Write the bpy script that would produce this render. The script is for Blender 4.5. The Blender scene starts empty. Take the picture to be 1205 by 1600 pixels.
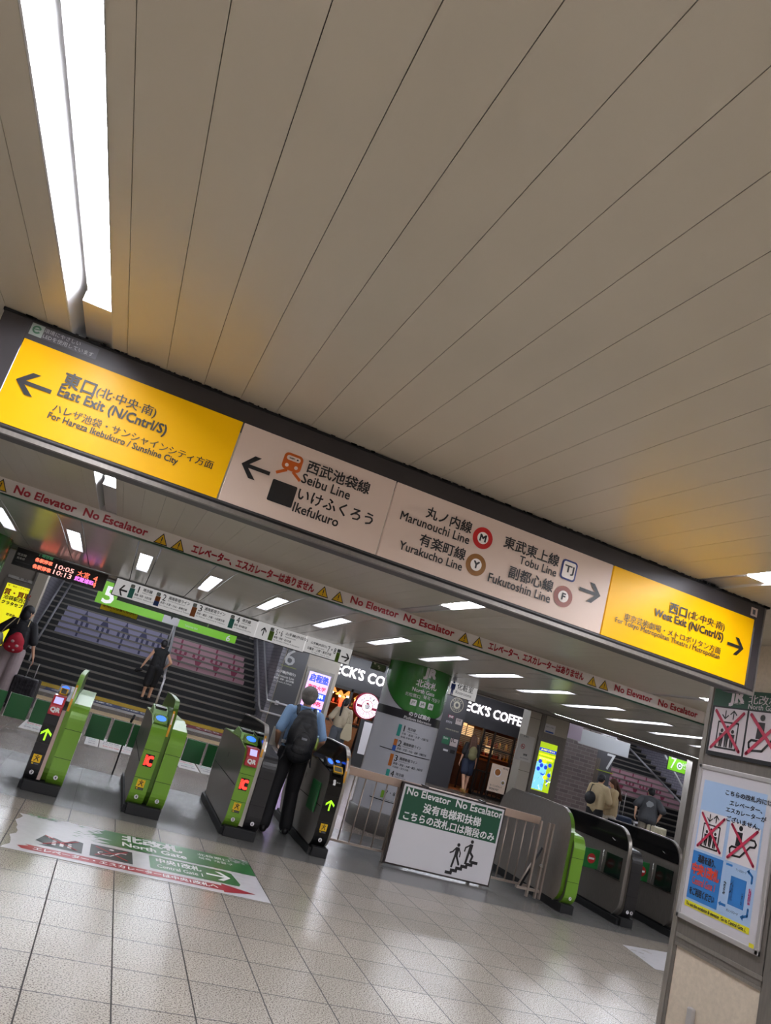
import bpy, bmesh, math, random
from mathutils import Vector, Matrix
random.seed(7)
C = bpy.context.scene.collection
S = bpy.context.scene

# ------------------------------------------------------------------ camera, world, exposure
EYE = 1.65
CX, CY, FPX = 602.5, 800.0, 1161.14
def _n(v): return v.normalized()
_f = Vector((187-CX, 994-CY, FPX)).normalized()      # world +Y in camera pixels (x right, y down, z forward)
_r = Vector((4530-CX, 2262-CY, FPX)).normalized()    # world +X
_u = _r.cross(_f)                                    # world +Z
cam_d = bpy.data.cameras.new('camera'); cam = bpy.data.objects.new('camera', cam_d); C.objects.link(cam)
rx = Vector((_r.x, _f.x, _u.x)); ry = -Vector((_r.y, _f.y, _u.y)); rz = -Vector((_r.z, _f.z, _u.z))
cam.matrix_world = Matrix(((rx.x, ry.x, rz.x, 0), (rx.y, ry.y, rz.y, 0), (rx.z, ry.z, rz.z, EYE), (0, 0, 0, 1)))
cam_d.sensor_fit = 'VERTICAL'; cam_d.sensor_height = 36.0; cam_d.lens = FPX*36.0/1600.0
cam_d.clip_start = 0.05; cam_d.clip_end = 200
S.camera = cam
w = bpy.data.worlds.new('world'); S.world = w; w.use_nodes = True
w.node_tree.nodes['Background'].inputs[0].default_value = (0.86, 0.9, 1, 1)
w.node_tree.nodes['Background'].inputs[1].default_value = 0.25
S.view_settings.view_transform = 'Standard'; S.view_settings.look = 'None'
S.view_settings.gamma = 1; S.view_settings.exposure = 0.75
TUBE = 38.0        # brightness of the ceiling tubes

def ray(px, py):
    d = Vector((px-CX, py-CY, FPX)); return Vector((_r.dot(d), _f.dot(d), _u.dot(d)))
def PY(px, py, Y):
    d = ray(px, py); t = Y/d.y; return Vector((d.x*t, Y, EYE+d.z*t))
def PX(px, py, X):
    d = ray(px, py); t = X/d.x; return Vector((X, d.y*t, EYE+d.z*t))
def PZ(px, py, Z=0.0):
    d = ray(px, py); t = (Z-EYE)/d.z; return Vector((d.x*t, d.y*t, Z))

# ------------------------------------------------------------------ materials
def lin(c):
    if isinstance(c, str): c = tuple(int(c[i:i+2], 16) for i in (0, 2, 4))
    return tuple(((v/255)/12.92 if v/255 <= 0.04045 else ((v/255+0.055)/1.055)**2.4) for v in c) + (1,)
_m = {}
def mat(name, col, rough=0.5, metal=0.0, emit=0.0, var=0.0, scale=20.0, coat=0.0, bump=0.0, ecol=None, alpha=1.0, stretch=None):
    if name in _m: return _m[name]
    m = bpy.data.materials.new(name); m.use_nodes = True; nt = m.node_tree; b = nt.nodes['Principled BSDF']
    c = lin(col); b.inputs['Base Color'].default_value = c
    b.inputs['Roughness'].default_value = rough; b.inputs['Metallic'].default_value = metal
    if coat: b.inputs['Coat Weight'].default_value = coat; b.inputs['Coat Roughness'].default_value = 0.08
    if emit:
        b.inputs['Emission Color'].default_value = lin(ecol) if ecol else c; b.inputs['Emission Strength'].default_value = emit
    if alpha < 1: b.inputs['Alpha'].default_value = alpha
    if var or bump:
        g = nt.nodes.new('ShaderNodeNewGeometry'); n = nt.nodes.new('ShaderNodeTexNoise'); n.inputs['Scale'].default_value = scale; n.inputs['Detail'].default_value = 4
        src = g.outputs['Position']
        if stretch:
            mp = nt.nodes.new('ShaderNodeMapping'); mp.inputs['Scale'].default_value = stretch; nt.links.new(src, mp.inputs[0]); src = mp.outputs[0]
        nt.links.new(src, n.inputs['Vector'])
        if var:
            r = nt.nodes.new('ShaderNodeMapRange'); r.inputs[1].default_value = 0.25; r.inputs[2].default_value = 0.75
            r.inputs[3].default_value = 1-var; r.inputs[4].default_value = 1+var
            mx = nt.nodes.new('ShaderNodeVectorMath'); mx.operation = 'SCALE'; mx.inputs[0].default_value = c[:3]
            nt.links.new(n.outputs[0], r.inputs[0]); nt.links.new(r.outputs[0], mx.inputs['Scale']); nt.links.new(mx.outputs[0], b.inputs['Base Color'])
        if bump:
            bp = nt.nodes.new('ShaderNodeBump'); bp.inputs['Strength'].default_value = bump; bp.inputs['Distance'].default_value = 0.01
            nt.links.new(n.outputs[0], bp.inputs['Height']); nt.links.new(bp.outputs[0], b.inputs['Normal'])
    _m[name] = m; return m

def brick_mat(name, c1, c2, mortar, bw, bh, axes='XZ', rough=0.4):
    m = bpy.data.materials.new(name); m.use_nodes = True; nt = m.node_tree; b = nt.nodes['Principled BSDF']
    g = nt.nodes.new('ShaderNodeNewGeometry'); sp = nt.nodes.new('ShaderNodeSeparateXYZ'); cb = nt.nodes.new('ShaderNodeCombineXYZ')
    nt.links.new(g.outputs['Position'], sp.inputs[0])
    nt.links.new(sp.outputs['XYZ'.index(axes[0])], cb.inputs[0]); nt.links.new(sp.outputs['XYZ'.index(axes[1])], cb.inputs[1])
    t = nt.nodes.new('ShaderNodeTexBrick'); t.inputs['Color1'].default_value = lin(c1); t.inputs['Color2'].default_value = lin(c2); t.inputs['Mortar'].default_value = lin(mortar)
    t.inputs['Scale'].default_value = 1; t.inputs['Mortar Size'].default_value = bh*0.09; t.inputs['Brick Width'].default_value = bw; t.inputs['Row Height'].default_value = bh
    nt.links.new(cb.outputs[0], t.inputs['Vector']); nt.links.new(t.outputs[0], b.inputs['Base Color']); b.inputs['Roughness'].default_value = rough
    return m

def tile_mat(name, base, speck, grout, tx, ty, ox, oy, rough=0.13, line=0.006, amount=0.5, speckscale=160):
    m = bpy.data.materials.new(name); m.use_nodes = True; nt = m.node_tree; b = nt.nodes['Principled BSDF']; N = nt.nodes.new; L = nt.links.new
    g = N('ShaderNodeNewGeometry'); sp = N('ShaderNodeSeparateXYZ'); L(g.outputs['Position'], sp.inputs[0])
    def mth(op, a, bb=None, c=None):
        n = N('ShaderNodeMath'); n.operation = op
        for i, v in enumerate((a, bb, c)):
            if v is None: continue
            if isinstance(v, (int, float)): n.inputs[i].default_value = v
            else: L(v, n.inputs[i])
        return n.outputs[0]
    masks = []; cells = []
    for ax, (p, o) in enumerate(((tx, ox), (ty, oy))):
        q = mth('DIVIDE', mth('SUBTRACT', sp.outputs[ax], o), p)
        fr = mth('FRACT', q); d = mth('MINIMUM', fr, mth('SUBTRACT', 1.0, fr)); masks.append(mth('LESS_THAN', d, line/2/p)); cells.append(mth('FLOOR', q))
    ln = mth('MAXIMUM', masks[0], masks[1])
    cc = N('ShaderNodeCombineXYZ'); L(cells[0], cc.inputs[0]); L(cells[1], cc.inputs[1])
    wn = N('ShaderNodeTexWhiteNoise'); L(cc.outputs[0], wn.inputs['Vector'])
    v = N('ShaderNodeTexNoise'); v.inputs['Scale'].default_value = speckscale; v.inputs['Detail'].default_value = 3; L(g.outputs['Position'], v.inputs['Vector'])
    big = N('ShaderNodeTexNoise'); big.inputs['Scale'].default_value = 1.3; L(g.outputs['Position'], big.inputs['Vector'])
    rr = N('ShaderNodeValToRGB'); rr.color_ramp.elements[0].position = 0.36; rr.color_ramp.elements[1].position = 0.52
    rr.color_ramp.elements[0].color = lin(speck); rr.color_ramp.elements[1].color = lin(base); L(v.outputs[0], rr.inputs[0])
    br = mth('ADD', mth('MULTIPLY', wn.outputs[0], 0.10), mth('ADD', 0.82, mth('MULTIPLY', big.outputs[0], 0.26)))
    sc = N('ShaderNodeVectorMath'); sc.operation = 'SCALE'; L(rr.outputs[0], sc.inputs[0]); L(br, sc.inputs['Scale'])
    mx = N('ShaderNodeMix'); mx.data_type = 'RGBA'; L(ln, mx.inputs[0]); L(sc.outputs[0], mx.inputs[6]); mx.inputs[7].default_value = lin(grout)
    L(mx.outputs[2], b.inputs['Base Color'])
    L(mth('ADD', mth('MULTIPLY', ln, 0.5), mth('ADD', rough-0.04, mth('MULTIPLY', v.outputs[0], 0.08))), b.inputs['Roughness'])
    b.inputs['Specular IOR Level'].default_value = 0.5
    return m

lit_white = mat('softly lit white', 'e8e8e8', 0.4, emit=0.35)
black = mat('black ink', '1d1a1c', 0.45)
white_ink = mat('white ink', 'e8e6e6', 0.45)
steel = mat('brushed steel', '9c968f', 0.3, 0.6, var=0.10, scale=30, stretch=(3, 3, 0.4))
steel_dark = mat('dark brushed steel', '7d7771', 0.36, 0.45, var=0.1, scale=25, stretch=(3, 3, 0.4))
chrome = mat('polished chrome', 'c9c6c4', 0.15, 0.95)
alu = mat('silver aluminium', 'bdb9b8', 0.32, 0.5)
rail_steel = mat('pale handrail steel', 'c4c3c6', 0.3, 0.35)
frame_dark = mat('charcoal painted frame', '3a3638', 0.45, 0.1, var=0.06, scale=8)
ceil_paint = mat('warm grey ceiling paint', 'bdb5a5', 0.36, 0.22, var=0.03, scale=2)
gap_black = mat('dark gap', '121011', 0.8)
y_panel = mat('yellow sign panel', 'e6ac00', 0.36, 0, emit=0.12); y_panel.node_tree.nodes['Principled BSDF'].inputs['Specular IOR Level'].default_value = 0.18
w_panel = mat('pale sign panel', 'd2bcae', 0.36, 0, emit=0.06); w_panel.node_tree.nodes['Principled BSDF'].inputs['Specular IOR Level'].default_value = 0.25
tube_m = mat('lit tube diffuser', 'ffffff', 0.4, emit=TUBE, ecol='f4f6ff')
refl_m = mat('white reflector', 'c4c4c4', 0.35)
red_ink = mat('red ink', 'b01a2c', 0.45)
green_ink = mat('green ink', '1d6b35', 0.45)
board_white = mat('white board', 'd9d6da', 0.4)
lime = mat('lime green paint', '6f9c2c', 0.3, 0.1, coat=0.25)
lime_dark = mat('olive green paint', '4d7412', 0.3, 0.1, coat=0.25)
gloss_black = mat('gloss black panel', '0d0d0f', 0.1)
satin_black = mat('satin black panel', '1e1c1e', 0.4)
rubber = mat('black rubber', '161618', 0.6)
led_red = mat('red led', 'ff2a20', 0.5, emit=2.2)
led_green = mat('green led', '8fe01c', 0.5, emit=1.0)
led_blue = mat('blue reader light', '2c62ff', 0.3, emit=1.3)
warn_y = mat('warning yellow', 'e2b412', 0.45)
pink_ink = mat('dusty pink sticker', 'b08690', 0.5); lav_ink = mat('lavender sticker', '8f8ba8', 0.5)

# ------------------------------------------------------------------ object helpers
def tag(o, label=None, cat=None, group=None, kind=None):
    if label: o['label'] = label
    if cat: o['category'] = cat
    if group: o['group'] = group
    if kind: o['kind'] = kind
    return o
def thing(name, loc, label, cat, group=None):
    o = bpy.data.objects.new(name, None); C.objects.link(o); o.location = loc; o.empty_display_size = 0.1
    return tag(o, label, cat, group)
def origin_of(o):
    v = Vector((0, 0, 0))
    while o is not None: v += o.location; o = o.parent
    return v
class MB:
    def __init__(s): s.v = []; s.f = []; s.sm = []
    def add(s, vs, fs, smooth=False):
        k = len(s.v); s.v += [tuple(a) for a in vs]; s.f += [tuple(i+k for i in f) for f in fs]; s.sm += [smooth]*len(fs); return s
    def box(s, a, b):
        x0, x1 = sorted((a[0], b[0])); y0, y1 = sorted((a[1], b[1])); z0, z1 = sorted((a[2], b[2]))
        v = [(x0,y0,z0),(x1,y0,z0),(x1,y1,z0),(x0,y1,z0),(x0,y0,z1),(x1,y0,z1),(x1,y1,z1),(x0,y1,z1)]
        return s.add(v, [(3,2,1,0),(4,5,6,7),(0,1,5,4),(1,2,6,5),(2,3,7,6),(3,0,4,7)])
    def prism(s, pts, a, b, axis='X', smooth=False):   # pts: 2D outline in the two other axes
        n = len(pts)
        def mk(p, c):
            return {'X': (c, p[0], p[1]), 'Y': (p[0], c, p[1]), 'Z': (p[0], p[1], c)}[axis]
        v = [mk(p, a) for p in pts]+[mk(p, b) for p in pts]
        s.add(v, [tuple(range(n))[::-1], tuple(range(n, 2*n))]); k = len(s.v)-2*n
        s.f += [(k+i, k+(i+1) % n, k+n+(i+1) % n, k+n+i) for i in range(n)]; s.sm += [smooth]*n
        return s
    def band(s, pts, th, a, b):          # strip of thickness th along an open outline in Y-Z, from X=a to X=b
        P = [Vector(p) for p in pts]; O = []
        for i in range(len(P)):
            t = (P[min(i+1, len(P)-1)]-P[max(i-1, 0)]).normalized(); O.append(P[i]+Vector((-t.y, t.x))*th)
        return s.prism([tuple(p) for p in P]+[tuple(p) for p in O[::-1]], a, b, 'X')
    def tube(s, pts, r, n=10, closed=False, cap=True):
        P = [Vector(p) for p in pts]; k0 = len(s.v); m = len(P); prev = None
        rs = r if isinstance(r, (list, tuple)) else [r]*m
        for i in range(m):
            if closed: t = (P[(i+1) % m]-P[i-1]).normalized()
            else: t = (P[min(i+1, m-1)]-P[max(i-1, 0)]).normalized()
            a = Vector((0,0,1)) if abs(t.z) < 0.9 else Vector((1,0,0))
            if prev is not None: a = prev
            u = (a-t*a.dot(t)).normalized(); prev = u; w_ = t.cross(u)
            for j in range(n):
                q = 2*math.pi*j/n; s.v.append(tuple(P[i]+(u*math.cos(q)+w_*math.sin(q))*rs[i]))
        for i in range(m if closed else m-1):
            for j in range(n):
                a0 = k0+i*n+j; a1 = k0+i*n+(j+1) % n; b0 = k0+((i+1) % m)*n+j; b1 = k0+((i+1) % m)*n+(j+1) % n
                s.f.append((a0, a1, b1, b0)); s.sm.append(True)
        if cap and not closed:
            s.f.append(tuple(range(k0, k0+n))[::-1]); s.f.append(tuple(range(k0+(m-1)*n, k0+m*n))); s.sm += [False]*2
        return s
    def lathe(s, prof, c, n=32, a0=0.0, a1=2*math.pi):   # prof: (r,z)
        k0 = len(s.v); full = abs(a1-a0-2*math.pi) < 1e-6; cols = n if full else n+1
        for r, z in prof:
            for j in range(cols):
                q = a0+(a1-a0)*j/n; s.v.append((c[0]+r*math.cos(q), c[1]+r*math.sin(q), c[2]+z))
        for i in range(len(prof)-1):
            for j in range(n):
                j2 = (j+1) % cols
                s.f.append((k0+i*cols+j, k0+i*cols+j2, k0+(i+1)*cols+j2, k0+(i+1)*cols+j)); s.sm.append(True)
        return s
    def ball(s, c, r, n=14, sc=(1,1,1), rot=None):
        k0 = len(s.v); m = n//2+1
        for i in range(m+1):
            a = math.pi*i/m
            for j in range(n):
                q = 2*math.pi*j/n; d = Vector((math.sin(a)*math.cos(q)*sc[0], math.sin(a)*math.sin(q)*sc[1], math.cos(a)*sc[2]))*r
                if rot is not None: d = rot @ d
                s.v.append((c[0]+d.x, c[1]+d.y, c[2]+d.z))
        for i in range(m):
            for j in range(n):
                s.f.append((k0+i*n+j, k0+i*n+(j+1) % n, k0+(i+1)*n+(j+1) % n, k0+(i+1)*n+j)[::-1]); s.sm.append(True)
        return s
    def capsule(s, a, b, r0, r1, n=12, sy=1.0):
        a = Vector(a); b = Vector(b); d = (b-a); L = d.length
        if L < 1e-6: return s.ball(a, r0, n)
        t = d/L; q = Vector((0,0,1)).rotation_difference(t).to_matrix(); k0 = len(s.v); prof = []
        for i in range(5): an = math.pi/2*(1-i/4); prof.append((r0*math.cos(an), -r0*math.sin(an)))
        for i in range(5): an = math.pi/2*i/4; prof.append((r1*math.cos(an), L+r1*math.sin(an)))
        for (r, z) in prof:
            for j in range(n):
                an = 2*math.pi*j/n; p = q @ Vector((r*math.cos(an), r*math.sin(an), z)); p.y *= sy; s.v.append(tuple(a+p) if sy == 1 else (a.x+p.x, a.y+p.y+(t.y*z)*(1-sy), a.z+p.z))
        for i in range(len(prof)-1):
            for j in range(n):
                s.f.append((k0+i*n+j, k0+i*n+(j+1) % n, k0+(i+1)*n+(j+1) % n, k0+(i+1)*n+j)); s.sm.append(True)
        return s
    def build(s, name, m, parent=None, bevel=0.0, smooth=None):
        o0 = origin_of(parent) if parent is not None else Vector((0,0,0))
        if parent is None and s.v:
            xs = [v[0] for v in s.v]; ys = [v[1] for v in s.v]; zs = [v[2] for v in s.v]
            o0 = Vector(((min(xs)+max(xs))/2, (min(ys)+max(ys))/2, min(zs)))
        me = bpy.data.meshes.new(name); me.from_pydata([(v[0]-o0.x, v[1]-o0.y, v[2]-o0.z) for v in s.v], [], s.f); me.update()
        for p, sm in zip(me.polygons, s.sm): p.use_smooth = sm if smooth is None else smooth
        me.materials.append(m)
        o = bpy.data.objects.new(name, me); C.objects.link(o)
        if parent is not None: o.parent = parent
        else: o.location = o0
        if bevel:
            b = o.modifiers.new('bevel', 'BEVEL'); b.width = bevel; b.segments = 2; b.limit_method = 'ANGLE'
        return o
def struct(name, mb, m, parent=None, bevel=0.0):
    o = mb.build(name, m, parent, bevel)
    if parent is None: o['kind'] = 'structure'
    return o

_tc = {}
def text_geo(body, bold):
    key = body
    if key not in _tc:
        cu = bpy.data.curves.new('t', 'FONT'); cu.body = body; cu.size = 1; cu.resolution_u = 2
        o = bpy.data.objects.new('t', cu); C.objects.link(o); bpy.context.view_layer.update()
        me = bpy.data.meshes.new_from_object(o.evaluated_get(bpy.context.evaluated_depsgraph_get()))
        vs = [(v.co.x, v.co.y) for v in me.vertices]; fs = [tuple(p.vertices) for p in me.polygons]
        bpy.data.objects.remove(o); bpy.data.curves.remove(cu); bpy.data.meshes.remove(me)
        x0 = min(v[0] for v in vs); x1 = max(v[0] for v in vs); y0 = min(v[1] for v in vs); y1 = max(v[1] for v in vs)
        _tc[key] = ([((v[0]-x0)/(x1-x0), (v[1]-y0)/max(y1-y0, 1e-6)) for v in vs], fs, (x1-x0)/max(y1-y0, 1e-6))
    return _tc[key]

class Face:
    """A flat printed face lying on a real plane. kind Y: faces the camera side (-Y); X: faces -X; Z: lies on the floor."""
    def __init__(s, kind, c, parent, part='lettering'):
        s.k = kind; s.c = c; s.p = parent; s.part = part; s.mb = {}
    def P(s, px, py):
        q = {'Y': PY, 'X': PX, 'Z': PZ}[s.k](px, py, s.c)
        return {'Y': (q.x, q.z), 'X': (-q.y, q.z), 'Z': (q.x, q.y)}[s.k]
    def W(s, u, v, e):
        return {'Y': (u, s.c-e, v), 'X': (s.c-e, -u, v), 'Z': (u, v, s.c+e)}[s.k]
    def get(s, m, e, name=None):
        key = (m.name, name or s.part)
        if key not in s.mb: s.mb[key] = (MB(), m, name or s.part)
        return s.mb[key][0]
    def poly(s, pts, m, e=0.003, name=None):
        s.get(m, e, name).add([s.W(u, v, e) for u, v in pts], [tuple(range(len(pts)))]); return s
    def rect(s, u0, v0, u1, v1, m, e=0.003, name=None, r=0.0):
        u0, u1 = sorted((u0, u1)); v0, v1 = sorted((v0, v1))
        if r > 0:
            pts = []
            for cx, cy, a in ((u1-r, v1-r, 0), (u0+r, v1-r, 90), (u0+r, v0+r, 180), (u1-r, v0+r, 270)):
                for k in range(5): q = math.radians(a+k*22.5); pts.append((cx+r*math.cos(q), cy+r*math.sin(q)))
            return s.poly(pts, m, e, name)
        return s.poly([(u0, v0), (u1, v0), (u1, v1), (u0, v1)], m, e, name)
    def prect(s, tl, br, m, e=0.003, name=None, r=0.0):
        a = s.P(*tl); b = s.P(*br); return s.rect(a[0], b[1], b[0], a[1], m, e, name, r)
    def disc(s, u, v, r, m, e=0.003, name=None, n=28, rv=None):
        rv = rv or r
        return s.poly([(u+r*math.cos(2*math.pi*i/n), v+rv*math.sin(2*math.pi*i/n)) for i in range(n)], m, e, name)
    def ring(s, u, v, r0, r1, m, e=0.003, name=None, n=32, a0=0, a1=360):
        b = s.get(m, e, name); full = (a1-a0) >= 360
        pts = []; A = [math.radians(a0+(a1-a0)*i/n) for i in range(n+1)]
        for a in A: pts += [s.W(u+r0*math.cos(a), v+r0*math.sin(a), e), s.W(u+r1*math.cos(a), v+r1*math.sin(a), e)]
        b.add(pts, [(2*i, 2*i+1, 2*i+3, 2*i+2) for i in range(n)]); return s
    def line(s, pts, wd, m, e=0.003, name=None, round=False):
        P = [Vector(p) for p in pts]
        for a, b in zip(P[:-1], P[1:]):
            t = (b-a).normalized(); n = Vector((-t.y, t.x))*wd/2
            s.poly([tuple(a-n), tuple(b-n), tuple(b+n), tuple(a+n)], m, e, name)
        for p in (P if round else P[1:-1]): s.disc(p.x, p.y, wd/2, m, e, name, 12)
        return s
    def text(s, body, u0, v0, u1, v1, m, bold=0.0, e=0.004, name=None):
        vs, fs, asp = text_geo(body, bold); mb_ = s.get(m, e, name)
        if len(body) == 1 and asp*abs(v1-v0) < abs(u1-u0)*0.9: um = (u0+u1)/2; hw_ = asp*abs(v1-v0)*0.55; u0, u1 = um-hw_, um+hw_
        d = abs(v1-v0)*bold*1.3      # heavier strokes: the same glyphs again, shifted by a hair
        for k, (dx, dy) in enumerate(((0, 0),) if bold <= 0 else ((-d, -d), (d, -d), (-d, d), (d, d)) if bold > 0.012 else ((-d, 0), (d, 0))):
            mb_.add([s.W(u0+(u1-u0)*a+dx, v0+(v1-v0)*b+dy, e+k*0.00012) for a, b in vs], fs)
        return s
    def ptext(s, body, tl, br, m, bold=0.0, e=0.004, name=None, fit=None):
        a = s.P(*tl); b = s.P(*br); v0, v1 = b[1], a[1]
        if fit is None: fit = 1.0 if any(ord(c) > 0x2fff for c in body) else 1.1
        if fit:      # keep the natural proportions of the lettering
            h = abs(b[0]-a[0])/text_geo(body, 0)[2]*fit; vm = (v0+v1)/2; v0, v1 = vm-h/2, vm+h/2
        return s.text(body, a[0], v0, b[0], v1, m, bold, e, name)
    def arc_text(s, body, u, v, r, h, amid, span, m, inside=False, e=0.006, bold=0.02):
        n = len(body)
        for i, ch in enumerate(body):
            if ch == ' ': continue
            f_ = (i/(n-1)-0.5) if n > 1 else 0
            a = math.radians(amid + (span*f_ if inside else -span*f_)); vs, fs, asp = text_geo(ch, bold)
            wch = min(asp, 1.0)*h; out = []
            for x, y in vs:
                lx = (x-0.5)*wch; ly = (y-0.5)*h
                if inside: lx, ly = -lx, -ly
                rr = r+ly; out.append(s.W(u+rr*math.cos(a)+lx*math.sin(a), v+rr*math.sin(a)-lx*math.cos(a), e))
            s.get(m, e).add(out, fs)
        return s
    def arrow(s, u0, v0, u1, v1, m, d='left', e=0.004):
        cx, cy = (u0+u1)/2, (v0+v1)/2; hw, hh = (u1-u0)/2, (v1-v0)/2; t = min(abs(hw), abs(hh))*0.34
        def T(x, y):
            if d == 'left': q = (x, y)
            elif d == 'right': q = (-x, y)
            elif d == 'up': q = (y, -x)
            else: q = (y, x)
            return (cx+q[0]*hw, cy+q[1]*hh)
        th = 0.17
        s.poly([T(-0.85, -th), T(1, -th), T(1, th), T(-0.85, th)], m, e)
        for sg in (1, -1):
            s.poly([T(-1, 0), T(-0.62, 0), T(0.18, sg*1.0), T(-0.28, sg*1.0)], m, e+0.0003)
        return s
    def done(s):
        out = []
        for (b, m, n) in s.mb.values(): out.append(b.build(n, m, s.p))
        return out

# ================================================================== the setting
ZC = 2.74            # near ceiling
YB = 7.65            # banner / bulkhead over the gates
YF = 11.75           # fascia with the platform signs
YS = 22.0            # foot of the stairs
beige_tile = tile_mat('speckled beige floor tile', 'a89f93', '5f574e', '2e2a27', 0.4175, 0.4265, 0.138, 4.121, rough=0.24, line=0.008, speckscale=110)
grey_tile = tile_mat('grey granite paving', '706f6d', '565452', '3c3a38', 0.835, 0.6, 0.138, 7.99, rough=0.25, line=0.004)
brown_tile = tile_mat('brownish terrazzo paving', '8f8378', '73685f', '544d47', 0.60, 0.60, 0.138, 10.38, rough=0.2, line=0.004, speckscale=60)
fl = struct('floor', MB().add([(-9,-7,0),(26,-7,0),(26,7.99,0),(-9,7.99,0)], [(0,1,2,3)]), beige_tile)
fl2 = struct('floor', MB().add([(-9,7.99,0),(26,7.99,0),(26,10.38,0),(-9,10.38,0)], [(0,1,2,3)]), grey_tile)
fl3 = struct('floor', MB().add([(-9,10.38,0),(26,10.38,0),(26,30,0),(-9,30,0)], [(0,1,2,3)]), brown_tile)

# near ceiling: long painted strips running away from the viewer, with three light troughs
PITCH = 0.162; XS0 = -0.036
troughs = [(-3.79, -3.625), (-0.59, -0.425), (2.61, 2.775), (5.92, 6.085), (9.12, 9.285)]
b = MB()
edges = []
for (a, c) in troughs: edges += [a-0.03, c+0.055]
segs = []; x = -8.0
lines = sorted([XS0+PITCH*k for k in range(-49, 76)])
cuts = []
for (a, c) in troughs:
    lines = [l for l in lines if not (a-0.06 < l < c+0.10)]
    cuts.append((a-0.0, c+0.0))
bounds = sorted(lines+[v for t in troughs for v in (t[0]-0.002, t[1]+0.002, t[1]+0.062)])
for x0, x1 in zip(bounds[:-1], bounds[1:]):
    if any(a-0.004 <= x0 and x1 <= c+0.004 for a, c in troughs): continue
    b.box((x0+0.001, -7, ZC), (x1-0.001, YB, ZC+0.02))
struct('ceiling', b, ceil_paint)
struct('ceiling', MB().box((-8, -7, ZC+0.16), (12.2, YB+0.2, ZC+0.2)), gap_black)
for i, (a, c) in enumerate(troughs):
    t = thing('ceiling_light', ((a+c)/2, 3.0, ZC), ['recessed light trough far left, beyond the picture edge', 'long bright recessed light trough above the yellow East Exit panel', 'recessed light trough above the yellow West Exit panel', 'recessed light trough above the right end of the red lettered banner', 'recessed light trough at the far right'][i], 'ceiling light', 'recessed light troughs in the grey ceiling')
    b = MB()
    b.box((a, -7, ZC+0.11), (c, YB, ZC+0.12)); b.box((c, -7, ZC), (c+0.004, YB, ZC+0.12))
    b.build('trough', refl_m, t)
    MB().prism([(a-0.002, ZC), (a+0.004, ZC), (a+0.05, ZC+0.11), (a+0.044, ZC+0.11)], -7, YB, 'Y').build('reflector', refl_m, t)
    ends = [(-6.0, -3.2), (-3.1, -0.3), (-0.2, 2.74), (3.45, 6.26)]
    if i == 2: ends = [(-6.0, -3.2), (-3.1, -0.3), (-0.2, 2.8), (3.6, 6.5)]
    if i == 3: ends = [(-6.0, -3.2), (-3.1, -0.3), (-0.2, 2.9), (3.8, 6.75)]
    for (y0, y1) in ends:
        m = MB(); xm = (a+0.075+c-0.004)/2; r = (c-0.004-a-0.075)/2; zz = ZC+0.03
        pts = []
        for q in range(9): an = math.pi*q/8; pts.append((xm+r*math.cos(an), y1-r+r*math.sin(an)))
        for q in range(9): an = math.pi+math.pi*q/8; pts.append((xm+r*math.cos(an), y0+r+r*math.sin(an)))
        m.prism(pts, zz, zz+0.03, 'Z'); m.build('tube', tube_m, t)
        MB().box((a+0.06, y0-0.02, zz+0.02), (c, y1+0.03, ZC+0.11)).build('housing', alu, t)
    for (y0, y1) in ((ends[2][1]+0.03, ends[3][0]-0.03), (ends[3][1]+0.03, YB)):
        MB().box((a+0.055, y0, ZC+0.012), (c, y1, ZC+0.1)).build('end_cover', alu, t)

# bulkhead over the gates and the glossy curved ceiling beyond
gloss_ceil = mat('glossy warm metal ceiling', 'c4bfb6', 0.22, 0.2, var=0.05, scale=1.5)
struct('trim_1', MB().box((-8, YB, 2.60), (12.2, YB+0.06, ZC+0.16)), mat('bulkhead paint', 'c9c5c2', 0.4))
struct('trim_2', MB().box((-8, YB-0.012, 2.585), (12.2, YB+0.07, 2.60)), mat('dark green edging', '1e4a33', 0.4))
def zglossy(Y):
    t = max(0, min(1, (Y-YB)/(YF-0.1-YB))); s_ = t*t*(3-2*t)
    return 1.65+0.95-(0.142)*s_
LX = [-0.84+0.81*k-0.0 for k in range(-1, 13)]        # row of recessed lamps
NY = 16
ys = [YB+0.06+(YF-0.1-YB-0.06)*i/NY for i in range(NY+1)]
YL0, YL1 = 8.68, 10.02
def sheet(mb, x0, x1, y0, y1, th=0.012, lift=0.0):
    n = max(2, int((y1-y0)/0.25)); Y = [y0+(y1-y0)*i/n for i in range(n+1)]
    vs = []
    for y in Y: vs += [(x0, y, zglossy(y)+lift), (x1, y, zglossy(y)+lift), (x0, y, zglossy(y)+th+lift), (x1, y, zglossy(y)+th+lift)]
    fs = []
    for i in range(n):
        k = 4*i; fs += [(k, k+4, k+5, k+1), (k+2, k+3, k+7, k+6), (k, k+2, k+6, k+4), (k+1, k+5, k+7, k+3)]
    fs += [(0, 1, 3, 2), (4*n, 4*n+2, 4*n+3, 4*n+1)]
    mb.add(vs, fs)
mb = MB(); y0, y1 = YB+0.06, YF-0.1; prev = -8.0
for lx in LX:
    a, c = lx-0.11, lx+0.11
    sheet(mb, prev+0.011, a-0.011, y0, y1); 
    sheet(mb, a, c, y0, YL0-0.01); sheet(mb, a, c, YL1+0.01, y1)
    sheet(mb, a, lx-0.075, YL0-0.01, YL1+0.01); sheet(mb, lx+0.075, c, YL0-0.01, YL1+0.01)
    prev = c
sheet(mb, prev+0.006, 13, y0, y1)
struct('ceiling', mb, gloss_ceil)
mb = MB(); sheet(mb, -8, 13, y0, y1, 0.01, 0.16); struct('ceiling', mb, gap_black)
lamp_face = mat('lit lamp reflector', 'ffffff', 0.4, emit=3.2, ecol='eef2ff')
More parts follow.
